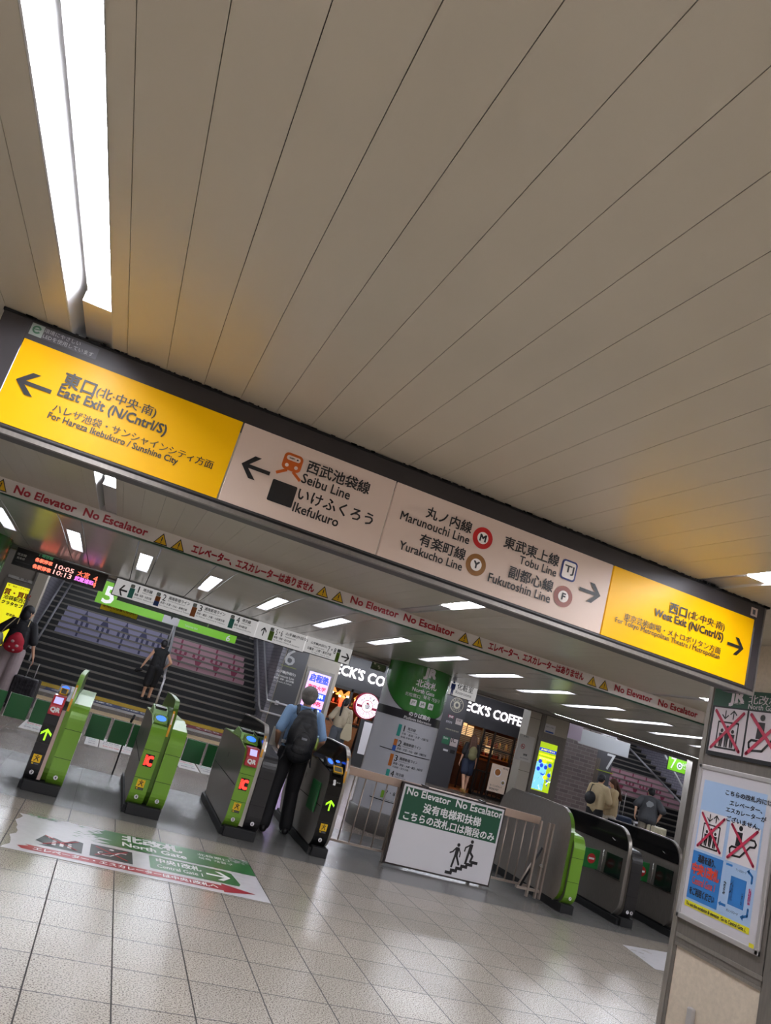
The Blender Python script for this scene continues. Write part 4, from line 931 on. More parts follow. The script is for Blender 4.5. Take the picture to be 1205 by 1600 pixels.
def slot(t, a, c, z=0.905, y=None):
    y = y or GY0+0.10; xm = (a+c)/2; w = (c-a)/2-0.03
    MB().tube([(xm-w, y, z), (xm+w, y, z), (xm+w, y+0.07, z+0.05), (xm-w, y+0.07, z+0.05)], 0.009, 8, closed=True).build('ticket_slot_ring', amber, t)
    MB().prism([(y, z-0.02), (y, z), (y+0.07, z+0.05), (y+0.08, z-0.02)], xm-w, xm+w, 'X').build('ticket_slot', mat('olive black slot', '3a3510', 0.4), t)
def fin_sticker(t, fx0, fx1):
    MB().band([(GY0+0.046, 0.80), (GY0+0.046, 0.865)]+arc(GY0+0.35, 0.86, 0.304, 178, 140, 4), 0.014, fx0+0.004, fx0+0.026).build('caution_strip', mat('orange yellow strip', 'd99a1c', 0.4), t)
    MB().band(arc(GY0+0.35, 0.86, 0.304, 168, 146, 4), 0.0155, fx0+0.009, fx0+0.021).build('caution_text', board_white, t)
def side_details(t, x):      # dark skirt line and seam on the visible left side panel
    MB().box((x-0.0015, GY0+0.06, 0.50), (x+0.002, GY1-0.02, 0.506)).build('side_seam', gap_black, t)
    f = Face('X', x, t, 'side_marking'); f.poly([(-(GY0+1.0), 0.66), (-(GY0+0.93), 0.66), (-(GY0+0.93), 0.72), (-(GY0+1.0), 0.72)], mat('grey side mark', '6c6864', 0.5), 0.002); f.done()
    MB().box((x-0.012, GY0+0.02, 0.005), (x+0.02, GY1+0.03, 0.075)).build('side_kick_strip', rubber, t)

tA, a0, a1, a2, a3 = gate(-0.40, 'leftmost ticket gate, black half with red QR reader and green half, green arrow lit', satin_black, (lime_dark, lime), lime)
MB().box((a1-0.034, GY0-0.013, 0.12), (a1, GY0+0.0, 0.80)).build('steel_strip', pinkish, tA)
gdeco(tA, a0, a1-0.034, 'arrow', '3'); gdeco(tA, a2, a3, None, '4'); qr(tA, a0, a1-0.034); slot(tA, a0+0.01, a1-0.03, 0.935, GY0+0.17); reader(tA, a0, a1-0.03, mat('grey reader housing', '8d8f96', 0.4), z=0.965, y=GY0+0.42); fin_sticker(tA, a1, a2); side_details(tA, a0)
tB, b0, b1, b2, b3 = gate(0.62, 'all green ticket gate with red lit IC display, second from the left', lime, (lime_dark, lime_dark), lime)
gdeco(tB, b0, b1, 'ic', '4'); gdeco(tB, b2, b3, None, '5'); reader(tB, b0, b1, lime, y=GY0+0.22, z=0.94); ic_hood(tB, b0, b1, mat('pale green hood', '8cb46a', 0.35)); fin_sticker(tB, b1, b2); side_details(tB, b0)
tC, c0, c1, c2, c3 = gate(1.65, 'ticket gate with green left half, red IC display and black right half, beside the man', lime, (gloss_black, steel), satin_black)
gdeco(tC, c0, c1, 'ic', '5'); gdeco(tC, c2, c3, None, '6'); reader(tC, c0, c1, lime, z=0.965, y=GY0+0.34); qr(tC, c0+0.008, c1-0.01, 0.79); ic_hood(tC, c0, c1, _m['pale green hood']); fin_sticker(tC, c1, c2); side_details(tC, c0)
MB().box((c1+0.001, GY0+0.025, 0.12), (c1+0.047, GY0+0.035, 0.84)).build('pale_strip', mat('pale fin strip', 'b9b3ac', 0.3, 0.3), tC)
tD, d0, d1, d2, d3 = gate(2.645, 'black ticket gate with green lit arrow and steel edge, right of the man', gloss_black, (gloss_black, steel), None, w=0.215)
gdeco(tD, d0, d1, 'arrow', '6'); reader(tD, d0, d1-0.05, satin_black, z=0.955, y=GY0+0.34); slot(tD, d0+0.005, d1, 0.895, GY0+0.02); fin_sticker(tD, d1, d2); side_details(tD, d0)
MB().ball((d1-0.03, GY0+0.30, 0.985), 0.03, 12, (0.8, 1.3, 0.4)).build('second_reader_light', led_blue, tD)
f = Face('Y', GY0-0.0105, tD, 'marking'); f.disc(d0+0.06, 0.80, 0.016, white_ink, 0.002); f.rect(d0+0.05, 0.755, d0+0.08, 0.79, white_ink, 0.002); f.text('きっぷ', d0+0.09, 0.785, d0+0.13, 0.80, white_ink, 0.0, 0.002); f.done()
MB().box((d0-0.02, GY0+0.22, 0.40), (d0-0.006, GY0+0.55, 0.72)).build('open_flap', mat('green gate flap', '1d6a33', 0.35, coat=0.2), tD)
flap_m = _m['green gate flap']
# gate E: steel fin at left (seen from the side), green half at right
tE, e0, e1, e2, e3 = gate(5.86, 'ticket gate with tall steel side and rounded lime green front, behind the fence end', None, (steel, steel), lime, w=0.215)
MB().band(fin_outline(0.014)[:14], 0.004, e1-0.001, e2+0.001).build('front_edge_cover', lime_dark, tE)
gdeco(tE, e2, e3, None, '7')
tF, f0, f1, f2, f3 = gate(6.74, 'ticket gate with black glass top and pale steel rim, second from the right', None, (steel_dark, steel), satin_black, w=0.215, top=1.11)
gdeco(tF, f2+0.03, f3+0.03, None, '8'); gdeco(tF, f2-0.03, f3-0.03, None, '7')
tG, g0, g1, g2, g3 = gate(7.55, 'rightmost ticket gate with black glass top, partly hidden by the poster pillar', None, (steel_dark, steel_dark), satin_black, w=0.215, top=1.11)
for t_, x_ in ((tF, f0), (tG, g0)):
    MB().prism([(GY0+0.06, 0.86)]+arc(GY0+0.31, 0.86, 0.25, 178, 96, 9)+[(GY0+0.95, 1.115), (GY1-0.28, 1.10), (GY1-0.02, 0.86)], x_-0.004, x_+0.003, 'X').build('glass_top', gloss_black, t_)
    MB().box((x_-0.006, GY0+0.12, 0.50), (x_+0.002, GY0+0.44, 0.76)).build('flap_recess', mat('dark green glass', '14201c', 0.15), t_)
    MB().tube([(x_-0.03, GY0+0.47, 0.49), (x_-0.03, GY0+0.47, 0.77)], 0.008).build('flap_hinge', chrome, t_)
    MB().box((x_-0.0015, GY0+0.10, 0.485), (x_+0.002, GY1-0.02, 0.49)).build('side_seam', gap_black, t_)
    MB().box((x_-0.012, GY0+0.02, 0.005), (x_+0.02, GY1+0.03, 0.075)).build('side_kick_strip', rubber, t_)
    MB().tube([(x_-0.02, GY0+0.30, 0.93), (x_-0.02, GY0+0.36, 0.95)], 0.006).build('sensor', chrome, t_)
def flap(x0, x1, y, z0, z1, label, noentry=False, group='green gate flaps'):
    host = tA if x1 < 0.3 else tB if x1 < 1.3 else tC if x1 < 2 else tF if x1 < 6.72 else tG
    t = MB().box((x0, y-0.012, z0), (x1, y+0.012, z1)).build('gate_flap', flap_m, host, 0.006)
    MB().box((x0-0.008, y-0.016, z0-0.01), (x0, y+0.016, z1+0.006)).build('hinge_strip', alu, t)
    if noentry:
        f = Face('Y', y-0.013, t, 'no_entry_mark'); c_ = ((x0+x1)/2, (z0+z1)/2); r_ = min((x1-x0)*0.40, 0.062)
        f.disc(c_[0], c_[1], r_, mat('no entry red', 'b02026', 0.4), 0.001); f.rect(c_[0]-r_*0.7, c_[1]-0.012, c_[0]+r_*0.7, c_[1]+0.012, white_ink, 0.002); f.done()
YFL = 10.32
k = 0
for (x0, x1, lb) in ((-1.32, -1.0, 'left edge of the picture'), (-0.96, -0.70, 'gap left of the leftmost gate, near its middle'), (-0.66, -0.40, 'gap left of the leftmost gate, beside it'),
                     (0.02, 0.26, 'gap between the two leftmost gates, left piece'), (0.30, 0.53, 'gap between the two leftmost gates, middle piece'), (0.55, 0.70, 'gap between the two leftmost gates, right piece'),
                     (1.04, 1.21, 'gap left of the green and black gate, left piece'), (1.25, 1.50, 'gap left of the green and black gate, middle piece'), (1.53, 1.66, 'gap left of the green and black gate, right piece')):
    flap(x0, x1, YFL, 0.375, 0.655, 'closed dark green gate flap, '+lb)
flap(6.24, 6.42, 9.0, 0.50, 0.72, 'green flap with red no entry mark, left of the pair before gate seven', True); flap(6.46, 6.70, 8.9, 0.50, 0.74, 'green flap with red no entry mark, right of the pair beside the black glass gate', True)
flap(7.12, 7.25, 9.0, 0.50, 0.72, 'narrow green flap with red no entry mark behind the second gate from the right', True); flap(7.29, 7.51, 8.9, 0.50, 0.74, 'green flap with red no entry mark beside the rightmost gate', True)
# thin black wand on the second gate
t = thing('barrier_rod', (0.45, 10.2, 0.66), 'thin black rod with dark tips standing behind the second ticket gate', 'rod')
MB().tube([(0.50, 10.40, 0.0), (0.50, 10.40, 0.70)], 0.01).build('rod', rubber, t)
MB().tube([(0.50, 10.40, 0.66), (0.52, 10.40, 0.76)], 0.016).build('tip', satin_black, t)

# ------------------------------------------------------------------ fence, board
fence_m = mat('beige metal rail', 'a3958a', 0.35, 0.5)
def fence(x0, x1, n, y, label, posts):
    t = thing('barrier_fence', ((x0+x1)/2, y, 0), label, 'fence', 'low metal fences beside the gates')
    MB().box((x0, y-0.02, 0.86), (x1, y+0.02, 0.955)).build('top_rail', mat('pale beige handrail', 'b29a8a', 0.35, 0.35), t, 0.006)
    MB().box((x0, y-0.015, 0.10), (x1, y+0.015, 0.125)).build('bottom_rail', fence_m, t)
    for i in range(n):
        x_ = x0+0.07+(x1-x0-0.14)*i/(n-1); MB().tube([(x_, y, 0.125), (x_, y, 0.86)], 0.010, 8).build('baluster', fence_m, t)
    for p in posts: MB().box((p-0.018, y-0.02, 0), (p+0.018, y+0.02, 0.955)).build('post', fence_m, t, 0.004)
    return t
fence(2.90, 5.06, 15, 8.90, 'beige metal fence with thin bars, between the black gate and the white notice board', [3.72, 4.9])
tf = fence(5.06, 5.72, 5, 8.90, 'short beige metal fence with thin bars, right of the white notice board', [5.08])
fg = thing('fence_gate', (5.85, 8.7, 0), 'small hinged steel fence gate with diagonal struts in front of the rounded gate', 'gate')
for x_ in (5.60, 5.72, 5.78): MB().box((x_-0.012, 8.66, 0.03), (x_+0.012, 8.70, 0.93)).build('upright', fence_m, fg)
MB().tube([(5.50, 8.70, 0.12), (5.70, 8.70, 0.62)], 0.014).build('strut', satin_black, fg); MB().tube([(5.46, 8.70, 0.12), (5.60, 8.70, 0.42)], 0.012).build('strut', fence_m, fg); MB().box((5.44, 8.67, 0.1), (5.80, 8.71, 0.13)).build('bottom_bar', fence_m, fg)
MB().tube([(5.70, 8.655, 0.42), (5.70, 8.62, 0.42)], 0.02, 12).build('latch', chrome, fg)

YN = 8.75
t = thing('notice_board', (4.4, YN, 0), 'large white notice board with green top and black walking figures, leaning on the fence', 'notice board')
bx0, bx1, bz0, bz1 = 3.68, 5.11, 0.02, 0.955
MB().box((bx0, YN, bz0), (bx1, YN+0.03, bz1)).build('backing', mat('dark board edge', '2a1d1c', 0.4), t, 0.004)
MB().box((bx0+0.02, YN-0.004, bz0+0.02), (bx1-0.02, YN, bz1-0.02)).build('sheet', board_white, t)
f = Face('Y', YN-0.0045, t); gb = mat('board green', '0d4e33', 0.45)
gx0, gx1 = bx0+0.045, bx1-0.045; gz1 = bz1-0.045; gz0 = f.P(610, 1277)[1]+0.0
gz0 = 0.525
f.rect(gx0, gz0, gx1, gz1, gb, 0.001, 'green_field')
f.ptext('No Elevator', (638, 1231), (703, 1257), white_ink, 0.02, fit=0.95); f.ptext('No Escalator', (714, 1251), (784, 1278), white_ink, 0.02, fit=0.95)
f.ptext('没有电梯和扶梯', (663, 1257), (750, 1290), white_ink, 0.02); f.ptext('こちらの改札口は階段のみ', (632, 1268), (771, 1313), white_ink, 0.02)
# walking figures on stairs
def fig(cx, cz, s, up):
    f.disc(cx, cz+0.27*s, 0.026*s, black)
    if up:
        f.poly([(cx-0.03*s, cz+0.235*s), (cx+0.028*s, cz+0.235*s), (cx+0.02*s, cz+0.11*s), (cx-0.04*s, cz+0.11*s)], black)
        f.line([(cx-0.02*s, cz+0.22*s), (cx-0.09*s, cz+0.17*s), (cx-0.095*s, cz+0.12*s)], 0.022*s, black, 0.0035, round=True); f.line([(cx-0.02*s, cz+0.12*s), (cx-0.04*s, cz-0.06*s)], 0.036*s, black, 0.0035)
        f.line([(cx, cz+0.12*s), (cx+0.055*s, cz+0.07*s), (cx+0.035*s, cz-0.01*s)], 0.034*s, black, 0.0035, round=True)
    else:
        f.poly([(cx-0.035*s, cz+0.235*s), (cx+0.025*s, cz+0.235*s), (cx+0.02*s, cz+0.11*s), (cx-0.035*s, cz+0.11*s)], black)
        f.line([(cx-0.03*s, cz+0.22*s), (cx-0.075*s, cz+0.16*s), (cx-0.115*s, cz+0.14*s)], 0.022*s, black, 0.0035, round=True); f.line([(cx+0.02*s, cz+0.22*s), (cx+0.055*s, cz+0.16*s), (cx+0.055*s, cz+0.11*s)], 0.02*s, black, 0.0035, round=True)
        f.line([(cx-0.02*s, cz+0.12*s), (cx-0.045*s, cz-0.06*s)], 0.032*s, black, 0.0035); f.line([(cx, cz+0.12*s), (cx+0.05*s, cz+0.03*s), (cx+0.065*s, cz-0.0*s)], 0.032*s, black, 0.0035, round=True)
p = f.P(709, 1349); fig(p[0]+0.01, p[1], 0.8, False)
p = f.P(731.5, 1344.5); fig(p[0], p[1], 0.8, True)
p = f.P(696, 1362)
for i in range(6):
    x_ = p[0]+0.062*i; z_ = p[1]-0.005+0.034*i; f.rect(x_-0.01, z_-0.012, x_+0.085, z_+0.022, black, 0.0032)
f.done()
for x_ in (4.0, 4.8): MB().box((x_-0.02, YN+0.0, bz1-0.01), (x_+0.02, YN+0.16, bz1+0.012)).build('hook', satin_black, t)

# ------------------------------------------------------------------ floor stickers in front
st_w = mat('floor sticker white', 'c6c3c6', 0.3, var=0.06, scale=14); st_g = mat('floor sticker green', '2c6b34', 0.35, var=0.1, scale=10); st_g2 = mat('floor sticker lime', '4d8a35', 0.35); st_r = mat('floor sticker red', 'a01a2a', 0.35)
t = thing('floor_sticker', (0.75, 6.9, 0.001), 'big white, green and red floor sticker pointing right, worn at its left end', 'floor sticker')
random.seed(21)
pts = [(-0.27, 6.28), (1.80, 6.28), (1.80, 7.46), (-0.10, 7.46)]
edge = [(-0.27, 6.30)]
for i in range(14): edge.append((-0.25+random.uniform(-0.02, 0.05), 6.36+0.08*i))
outl = [(1.80, 6.28), (1.80, 7.46)]+[(1.8-1.95*(i+1)/20, 7.46-random.uniform(0, 0.05)*(1 if i > 8 else 0.1)) for i in range(19)]+edge[::-1]
f = Face('Z', 0.0, t, 'print')
f.poly(outl, st_w, 0.003, 'white_sheet')
# green field with a brushed left end
gp = [(1.80, 6.98), (1.80, 7.46)]+[(1.8-1.36*(i+1)/12, 7.455) for i in range(12)]
for i in range(9): gp.append((0.44+random.uniform(-0.10, 0.12), 7.42-0.055*i))
gp.append((0.36, 6.99))
f.poly(gp, st_g, 0.0045, 'green_field')
for i in range(34): # torn scraps at the brushed ends
    u = random.uniform(0.22, 0.42); v = random.uniform(7.0, 7.42); s_ = random.uniform(0.006, 0.02)
    f.poly([(u-s_*2, v), (u, v-s_*0.5), (u+s_*2, v), (u, v+s_*0.5)], st_g, 0.0046)
for i in range(22):
    u = random.uniform(-0.2, 0.1); v = random.uniform(7.38, 7.45); s_ = random.uniform(0.006, 0.015); f.poly([(u-s_*2, v), (u, v-s_), (u+s_*2, v), (u, v+s_)], st_g, 0.0046)
for i in range(30):
    u = random.uniform(1.62, 1.79); v = random.uniform(7.3, 7.45); s_ = random.uniform(0.006, 0.014); f.poly([(u-s_*2, v), (u, v-s_), (u+s_*2, v), (u, v+s_)], st_w, 0.0055)
f.text('北改札', 0.62, 7.22, 1.15, 7.42, white_ink, 0.03, 0.006); f.text('North Gate', 0.62, 7.05, 1.18, 7.17, white_ink, 0.02, 0.006)
f.text('北检票口', 1.30, 7.28, 1.6, 7.36, white_ink, 0.01, 0.006); f.text('북쪽 개찰구', 1.3, 7.17, 1.62, 7.24, white_ink, 0.01, 0.006)
# red stripe with arrow head
rp = [(0.0, 6.36), (0.0, 6.49), (1.42, 6.49), (1.42, 6.54), (1.70, 6.425), (1.42, 6.33), (1.42, 6.36)]
f.poly([(-0.13, 6.37), (-0.17, 6.43), (-0.09, 6.47), (-0.12, 6.50), (0.0, 6.49), (1.42, 6.49), (1.42, 6.36), (0, 6.36)], st_r, 0.0045, 'red_stripe'); f.poly([(1.42, 6.54), (1.70, 6.425), (1.42, 6.32)], st_r, 0.0046, 'red_stripe')
f.text('エレベーター・エスカレーターは中央1改札へ', -0.05, 6.385, 1.38, 6.468, white_ink, 0.02, 0.006)
# lower green lozenge
f.rect(0.83, 6.56, 1.30, 6.93, st_g, 0.0045, 'green_lozenge', 0.04); f.poly([(1.28, 6.56), (1.58, 6.56), (1.60, 6.62), (1.56, 6.90), (1.50, 6.93), (1.28, 6.93)], st_g, 0.0044, 'green_lozenge')
f.rect(0.80, 6.55, 0.84, 6.94, st_w, 0.0047); 
f.text('中央1改札', 0.90, 6.76, 1.28, 6.89, white_ink, 0.02, 0.006); f.text('Central Gate 1', 0.90, 6.62, 1.28, 6.71, white_ink, 0.01, 0.006); f.arrow(1.32, 6.62, 1.53, 6.86, white_ink, 'right', 0.006)
for (x0, worn) in ((-0.04, True), (0.36, False)):
    if worn:
        pl_ = [(x0+0.34, 6.55), (x0+0.34, 6.86)]+[(x0+0.34-0.30*(i+1)/9, 6.86+random.uniform(-0.1, 0.05)) for i in range(9)]+[(x0-0.02, 6.66), (x0+0.08, 6.60), (x0+0.0, 6.56)]
        f.poly(pl_, mat('icon dark', '2a3134', 0.4), 0.0045, 'icon')
    else: f.rect(x0, 6.55, x0+0.34, 6.90, mat('icon dark', '2a3134', 0.4), 0.0045, 'icon')
    for i in range(3):
        if worn: f.disc(x0+0.12+0.06*i, 6.74, 0.016, white_ink, 0.006); f.rect(x0+0.105+0.06*i, 6.62, x0+0.135+0.06*i, 6.71, white_ink, 0.006)
    if not worn: f.ring(x0+0.10, 6.68, 0.03, 0.042, white_ink, 0.006, a0=90, a1=300); f.line([(x0+0.10, 6.642), (x0+0.16, 6.642), (x0+0.24, 6.79), (x0+0.29, 6.79)], 0.014, white_ink, 0.006); f.disc(x0+0.17, 6.83, 0.02, white_ink, 0.006)
    f.line([(x0+0.04, 6.85), (x0+0.30, 6.60)], 0.016, red_ink, 0.007); f.line([(x0+0.04, 6.60), (x0+0.30, 6.85)], 0.016, red_ink, 0.007)
f.done()
t = thing('floor_sticker', (6.5, 7.2, 0.001), 'plain worn white floor sticker at lower right beside the poster pillar', 'floor sticker')
f = Face('Z', 0.0, t, 'print'); f.poly([(6.12, 7.45), (5.98, 6.75), (6.9, 6.75), (7.1, 7.6)], st_w, 0.003, 'sheet')
random.seed(2)
for i in range(16):
    u = random.uniform(6.1, 6.9); v = random.uniform(6.85, 7.4); s_ = random.uniform(0.01, 0.04); f.poly([(u-s_*2, v), (u, v-s_), (u+s_, v), (u, v+s_)], _m['worn white sticker'], 0.0045)
f.done()

# ------------------------------------------------------------------ the big hanging sign
YH = 3.11
sg = thing('hanging_direction_sign', (1.15, YH, 2.27), 'long dark framed overhead sign with yellow ends and two pale middle panels', 'sign')
sx0, sx1 = -0.80, 3.03; pz0, pz1 = 1.65+0.2070*YH, 1.65+0.3205*YH; tz = 1.65+0.3485*YH
yb_ = YH+0.16
MB().box((sx0, YH+0.004, pz1), (sx1+0.05, yb_, tz)).build('top_frame', frame_dark, sg)
MB().box((sx0, YH+0.004, 2.262), (sx1+0.05, yb_, pz0)).build('bottom_frame', frame_dark, sg)
MB().box((sx0, YH-0.008, 2.254), (sx1+0.05, YH+0.02, 2.272)).build('lower_lip', steel_dark, sg)
MB().box((sx0, YH+0.0, 2.278), (sx1+0.04, YH+0.006, 2.284)).build('groove', gap_black, sg)
MB().box((sx0-0.045, YH+0.001, 2.258), (-0.742, yb_+0.003, tz+0.001)).build('end_frame', frame_dark, sg); MB().box((sx1, YH+0.001, 2.258), (sx1+0.047, yb_+0.003, tz+0.001)).build('end_frame', frame_dark, sg)
MB().box((sx0-0.05, YH-0.004, tz-0.006), (sx1+0.07, yb_+0.01, tz+0.004)).build('top_lip', gap_black, sg)
MB().box((sx1+0.048, YH-0.002, 2.262), (sx1+0.056, yb_, tz)).build('end_edge', steel_dark, sg)
random.seed(9)
dz = MB()
for i in range(150):
    x_ = random.uniform(sx0, sx1+0.05); l_ = random.uniform(0.006, 0.03); dz.box((x_, YH-0.008, tz-0.004), (x_+l_, YH-0.002, tz+random.uniform(0.004, 0.012)))
o = dz.build('dust_fringe', gap_black, sg); o['kind'] = 'stuff'
MB().box((sx0+0.2, YH+0.03, tz+0.004), (sx1-0.2, yb_-0.03, ZC)).build('ceiling_mount', gap_black, sg)
xd = [-0.742, 0.0563*YH, 0.2915*YH, 0.6785*YH, 0.9715*YH]
def panel(i, m):
    o = MB().box((xd[i]+0.004, YH, pz0), (xd[i+1]-0.004, YH+0.02, pz1)).build('yellow_panel' if m is y_panel else 'pale_panel', m, sg)
    return o, Face('Y', YH-0.0008, o)
B_ = 0.012
o, f = panel(0, y_panel)
q = lambda x, y: (x*0.33195, 470+y*0.33195)
f.ptext('東口', q(312, 343), q(440, 444), black, 0.02); f.ptext('(北·中央·南)', q(464, 410), q(728, 550), black, B_)
f.ptext('East Exit (N/Cntrl/S)', q(282, 415), q(776, 632), black, 0.018); f.ptext('ハレザ池袋・サンシャインシティ方面', q(258, 485), q(997, 792), black, B_)
f.ptext('For Hareza Ikebukuro / Sunshine City', q(232, 528), q(830, 775), black, 0.014)
a = f.P(*q(98, 319)); c = f.P(*q(220, 481)); f.arrow(a[0], c[1], c[0], a[1], black, 'left'); f.done()
o, f = panel(1, w_panel)
q = lambda x, y: (340+x*0.33195, 640+y*0.33195)
a = f.P(*q(130, 203)); c = f.P(*q(228, 354)); f.arrow(a[0], c[1], c[0], a[1], black, 'left')
f.ptext('西武池袋線', q(432, 240), q(708, 400), black, 0.014); f.ptext('Seibu Line', q(403, 306), q(618, 420), black, 0.014)
f.ptext('いけふくろう', q(388, 368), q(722, 548), black, 0.014); f.ptext('Ikefukuro', q(362, 438), q(562, 550), black, 0.014)
si = mat('orange railway icon', 'd8641a', 0.45)
a = f.P(*q(322, 195)); c = f.P(*q(384, 305)); w_ = c[0]-a[0]
f.rect(a[0], c[1], c[0], a[1], si, 0.002, None, 0.02); f.rect(a[0]+0.012, c[1]+0.045, c[0]-0.012, a[1]-0.012, w_panel, 0.004, None, 0.01); f.text('SI', a[0]+0.022, c[1]+0.058, c[0]-0.022, a[1]-0.026, black, 0.03, 0.006)
f.disc(a[0]+0.022, c[1]+0.02, 0.008, w_panel, 0.004); f.disc(c[0]-0.022, c[1]+0.02, 0.008, w_panel, 0.004)
f.line([(a[0]+0.03, c[1]), (a[0]-0.012, c[1]-0.028)], 0.013, si); f.line([(c[0]-0.03, c[1]), (c[0]+0.012, c[1]-0.028)], 0.013, si)
f.prect(q(262, 325), q(345, 465), black, 0.003, 'plain_icon_tile', 0.006); f.done()
o, f = panel(2, w_panel)
q = lambda x, y: (600+x*0.29876, 740+y*0.29876)
f.ptext('丸ノ内線', q(230, 176), q(452, 310), black, 0.014); f.ptext('Marunouchi Line', q(93, 198), q(440, 368), black, 0.014)
f.ptext('有楽町線', q(194, 316), q(418, 452), black, 0.014); f.ptext('Yurakucho Line', q(86, 352), q(402, 508), black, 0.014)
f.ptext('東武東上線', q(635, 330), q(908, 484), black, 0.014); f.ptext('Tobu Line', q(712, 432), q(896, 537), black, 0.014)
f.ptext('副都心線', q(660, 485), q(876, 620), black, 0.014); f.ptext('Fukutoshin Line', q(550, 522), q(863, 674), black, 0.014)
def ring_icon(px, col, ch):
    p = f.P(*q(*px)); s_ = 0.052; f.disc(p[0], p[1], s_, col, 0.002, 'line_icon'); f.disc(p[0], p[1], s_*0.55, mat('icon centre', 'd9cfc8', 0.45, emit=0.12), 0.004, 'line_icon'); f.text(ch, p[0]-s_*0.30, p[1]-s_*0.30, p[0]+s_*0.30, p[1]+s_*0.30, black, 0.04, 0.006)
ring_icon((516, 338), mat('red line ring', 'd01818', 0.4), 'M'); ring_icon((480, 477), mat('brown gold ring', '94601a', 0.4), 'Y'); ring_icon((936, 643), mat('brick brown ring', '8c3c26', 0.4), 'F')
p = f.P(*q(966, 507)); nv = mat('navy icon', '22337a', 0.45); f.rect(p[0]-0.044, p[1]-0.05, p[0]+0.044, p[1]+0.05, nv, 0.002, 'line_icon', 0.018); f.rect(p[0]-0.035, p[1]-0.041, p[0]+0.035, p[1]+0.041, _m['icon centre'], 0.004, 'line_icon', 0.011); f.text('TJ', p[0]-0.026, p[1]-0.022, p[0]+0.026, p[1]+0.022, black, 0.02, 0.006)
a = f.P(*q(1035, 552)); c = f.P(*q(1116, 690)); f.arrow(a[0]-0.004, c[1], c[0]+0.004, a[1], black, 'right'); f.done()
o, f = panel(3, y_panel)
q = lambda x, y: (860+x*0.2863, 840+y*0.2863)
f.ptext('西口', q(656, 350), q(738, 447), black, 0.02); f.ptext('(北·中央·南)', q(758, 393), q(945, 520), black, B_)
f.ptext('West Exit (N/Cntrl/S)', q(570, 390), q(937, 572), black, 0.018); f.ptext('東京芸術劇場・メトロポリタン方面', q(406, 408), q(923, 640), black, B_); f.ptext('For Tokyo Metropolitan Theatre / Metropolitan', q(356, 433), q(918, 672), black, 0.012)
a = f.P(*q(972, 528)); c = f.P(*q(1044, 655)); f.arrow(a[0], c[1], c[0], a[1], black, 'right'); f.done()
f = Face('Y', YH+0.0035, sg, 'small_label'); f.prect((52, 504), (64, 529), mat('sticker silver', '9aa39c', 0.4)); p = f.P(58, 516); f.ring(p[0], p[1], 0.010, 0.017, mat('leaf green ink', '3f6a50', 0.5), 0.005, n=20, a0=20, a1=330); f.line([(p[0]-0.01, p[1]), (p[0]+0.014, p[1]+0.004)], 0.004, _m['leaf green ink'], 0.005)
f.prect((67, 511), (149, 562), mat('sticker dark grey', '4c4a4e', 0.35), 0.002); f.ptext('環境にやさしい', (71.5, 514), (125, 541), mat('sticker text grey', 'a8a6aa', 0.5), 0, 0.005); f.ptext('LEDを使用しています', (69, 522.5), (144.5, 558), _m['sticker text grey'], 0, 0.005)
f.prect((1174, 948), (1182, 965), mat('sticker pinkish', 'cbb8b0', 0.4)); f.prect((1176, 952), (1179, 961), grey_ink, 0.005); f.done()

# ------------------------------------------------------------------ the banner on the bulkhead
bz0_, bz1_ = 1.65+0.1245*YB, 1.65+0.1425*YB
t = thing('warning_banner', (3, YB, bz0_), 'long narrow pale banner with red No Elevator No Escalator lettering over the gates', 'banner')
MB().box((-3.5, YB-0.012, bz0_), (6.87, YB-0.002, bz1_)).build('strip', mat('pale banner', 'ded7d4', 0.4), t)
f = Face('Y', YB-0.013, t)
rb = mat('banner red', 'a31c2e', 0.45)
for tl, br, s_ in (((26, 758.5), (117, 801.5), 'No Elevator'), ((134, 794), (228.5, 838), 'No Escalator'), ((303, 850.5), (489, 925.5), 'エレベーター、エスカレーターはありません'), ((550, 931.5), (621, 965.5), 'No Elevator'), ((633, 958.7), (708, 995), 'No Escalator'), ((765, 1004.5), (911, 1061.5), 'エレベーター、エスカレーターはありません'), ((961.6, 1069), (1018, 1098.5), 'No Elevator'), ((1029.5, 1093), (1089, 1121), 'No Escalator')):
    f.ptext(s_, tl, br, rb, 0.03, fit=0.92 if s_[0] == 'N' else 1.5)
for c_ in ((2, 757), (253.3, 842), (279.8, 851), (505.3, 924), (529.2, 932), (726, 996), (747.6, 1003), (926, 1064), (944.3, 1070)):
    u, v = f.P(*c_); h = 0.058
    f.poly([(u-0.07, v-h), (u+0.07, v-h), (u, v+h)], black, 0.002, 'warning_triangle'); f.poly([(u-0.056, v-h+0.009), (u+0.056, v-h+0.009), (u, v+h-0.016)], warn_y, 0.004, 'warning_triangle')
    f.rect(u-0.005, v-0.022, u+0.005, v+0.018, black, 0.006); f.disc(u, v-0.035, 0.006, black, 0.006, n=10)
f.done()

# ------------------------------------------------------------------ pillar with posters at the right
XP = 3.83; PYN, PYF = 3.38, 4.235
stone = mat('speckled cream stone', 'c6b8a6', 0.35, var=0.10, scale=45)
pil = thing('square_pillar', (4.3, 3.8, 0), 'speckled cream stone pillar with steel trim and posters at the right edge', 'pillar')
MB().box((XP+0.012, 2.6, 0), (4.75, PYF, 2.735)).build('core', stone, pil)
MB().box((XP+0.004, PYN+0.13, 0.0), (XP+0.02, PYF-0.06, 0.80)).box((XP+0.004, PYN+0.13, 2.43), (XP+0.02, PYF-0.06, 2.735)).build('stone_panel', stone, pil)
MB().box((XP-0.006, PYF-0.035, 0), (XP+0.05, PYF+0.006, 2.735)).build('corner_trim', steel, pil, 0.006)
MB().box((XP-0.002, PYF-0.062, 0), (XP+0.02, PYF-0.04, 2.735)).build('corner_trim', steel_dark, pil)
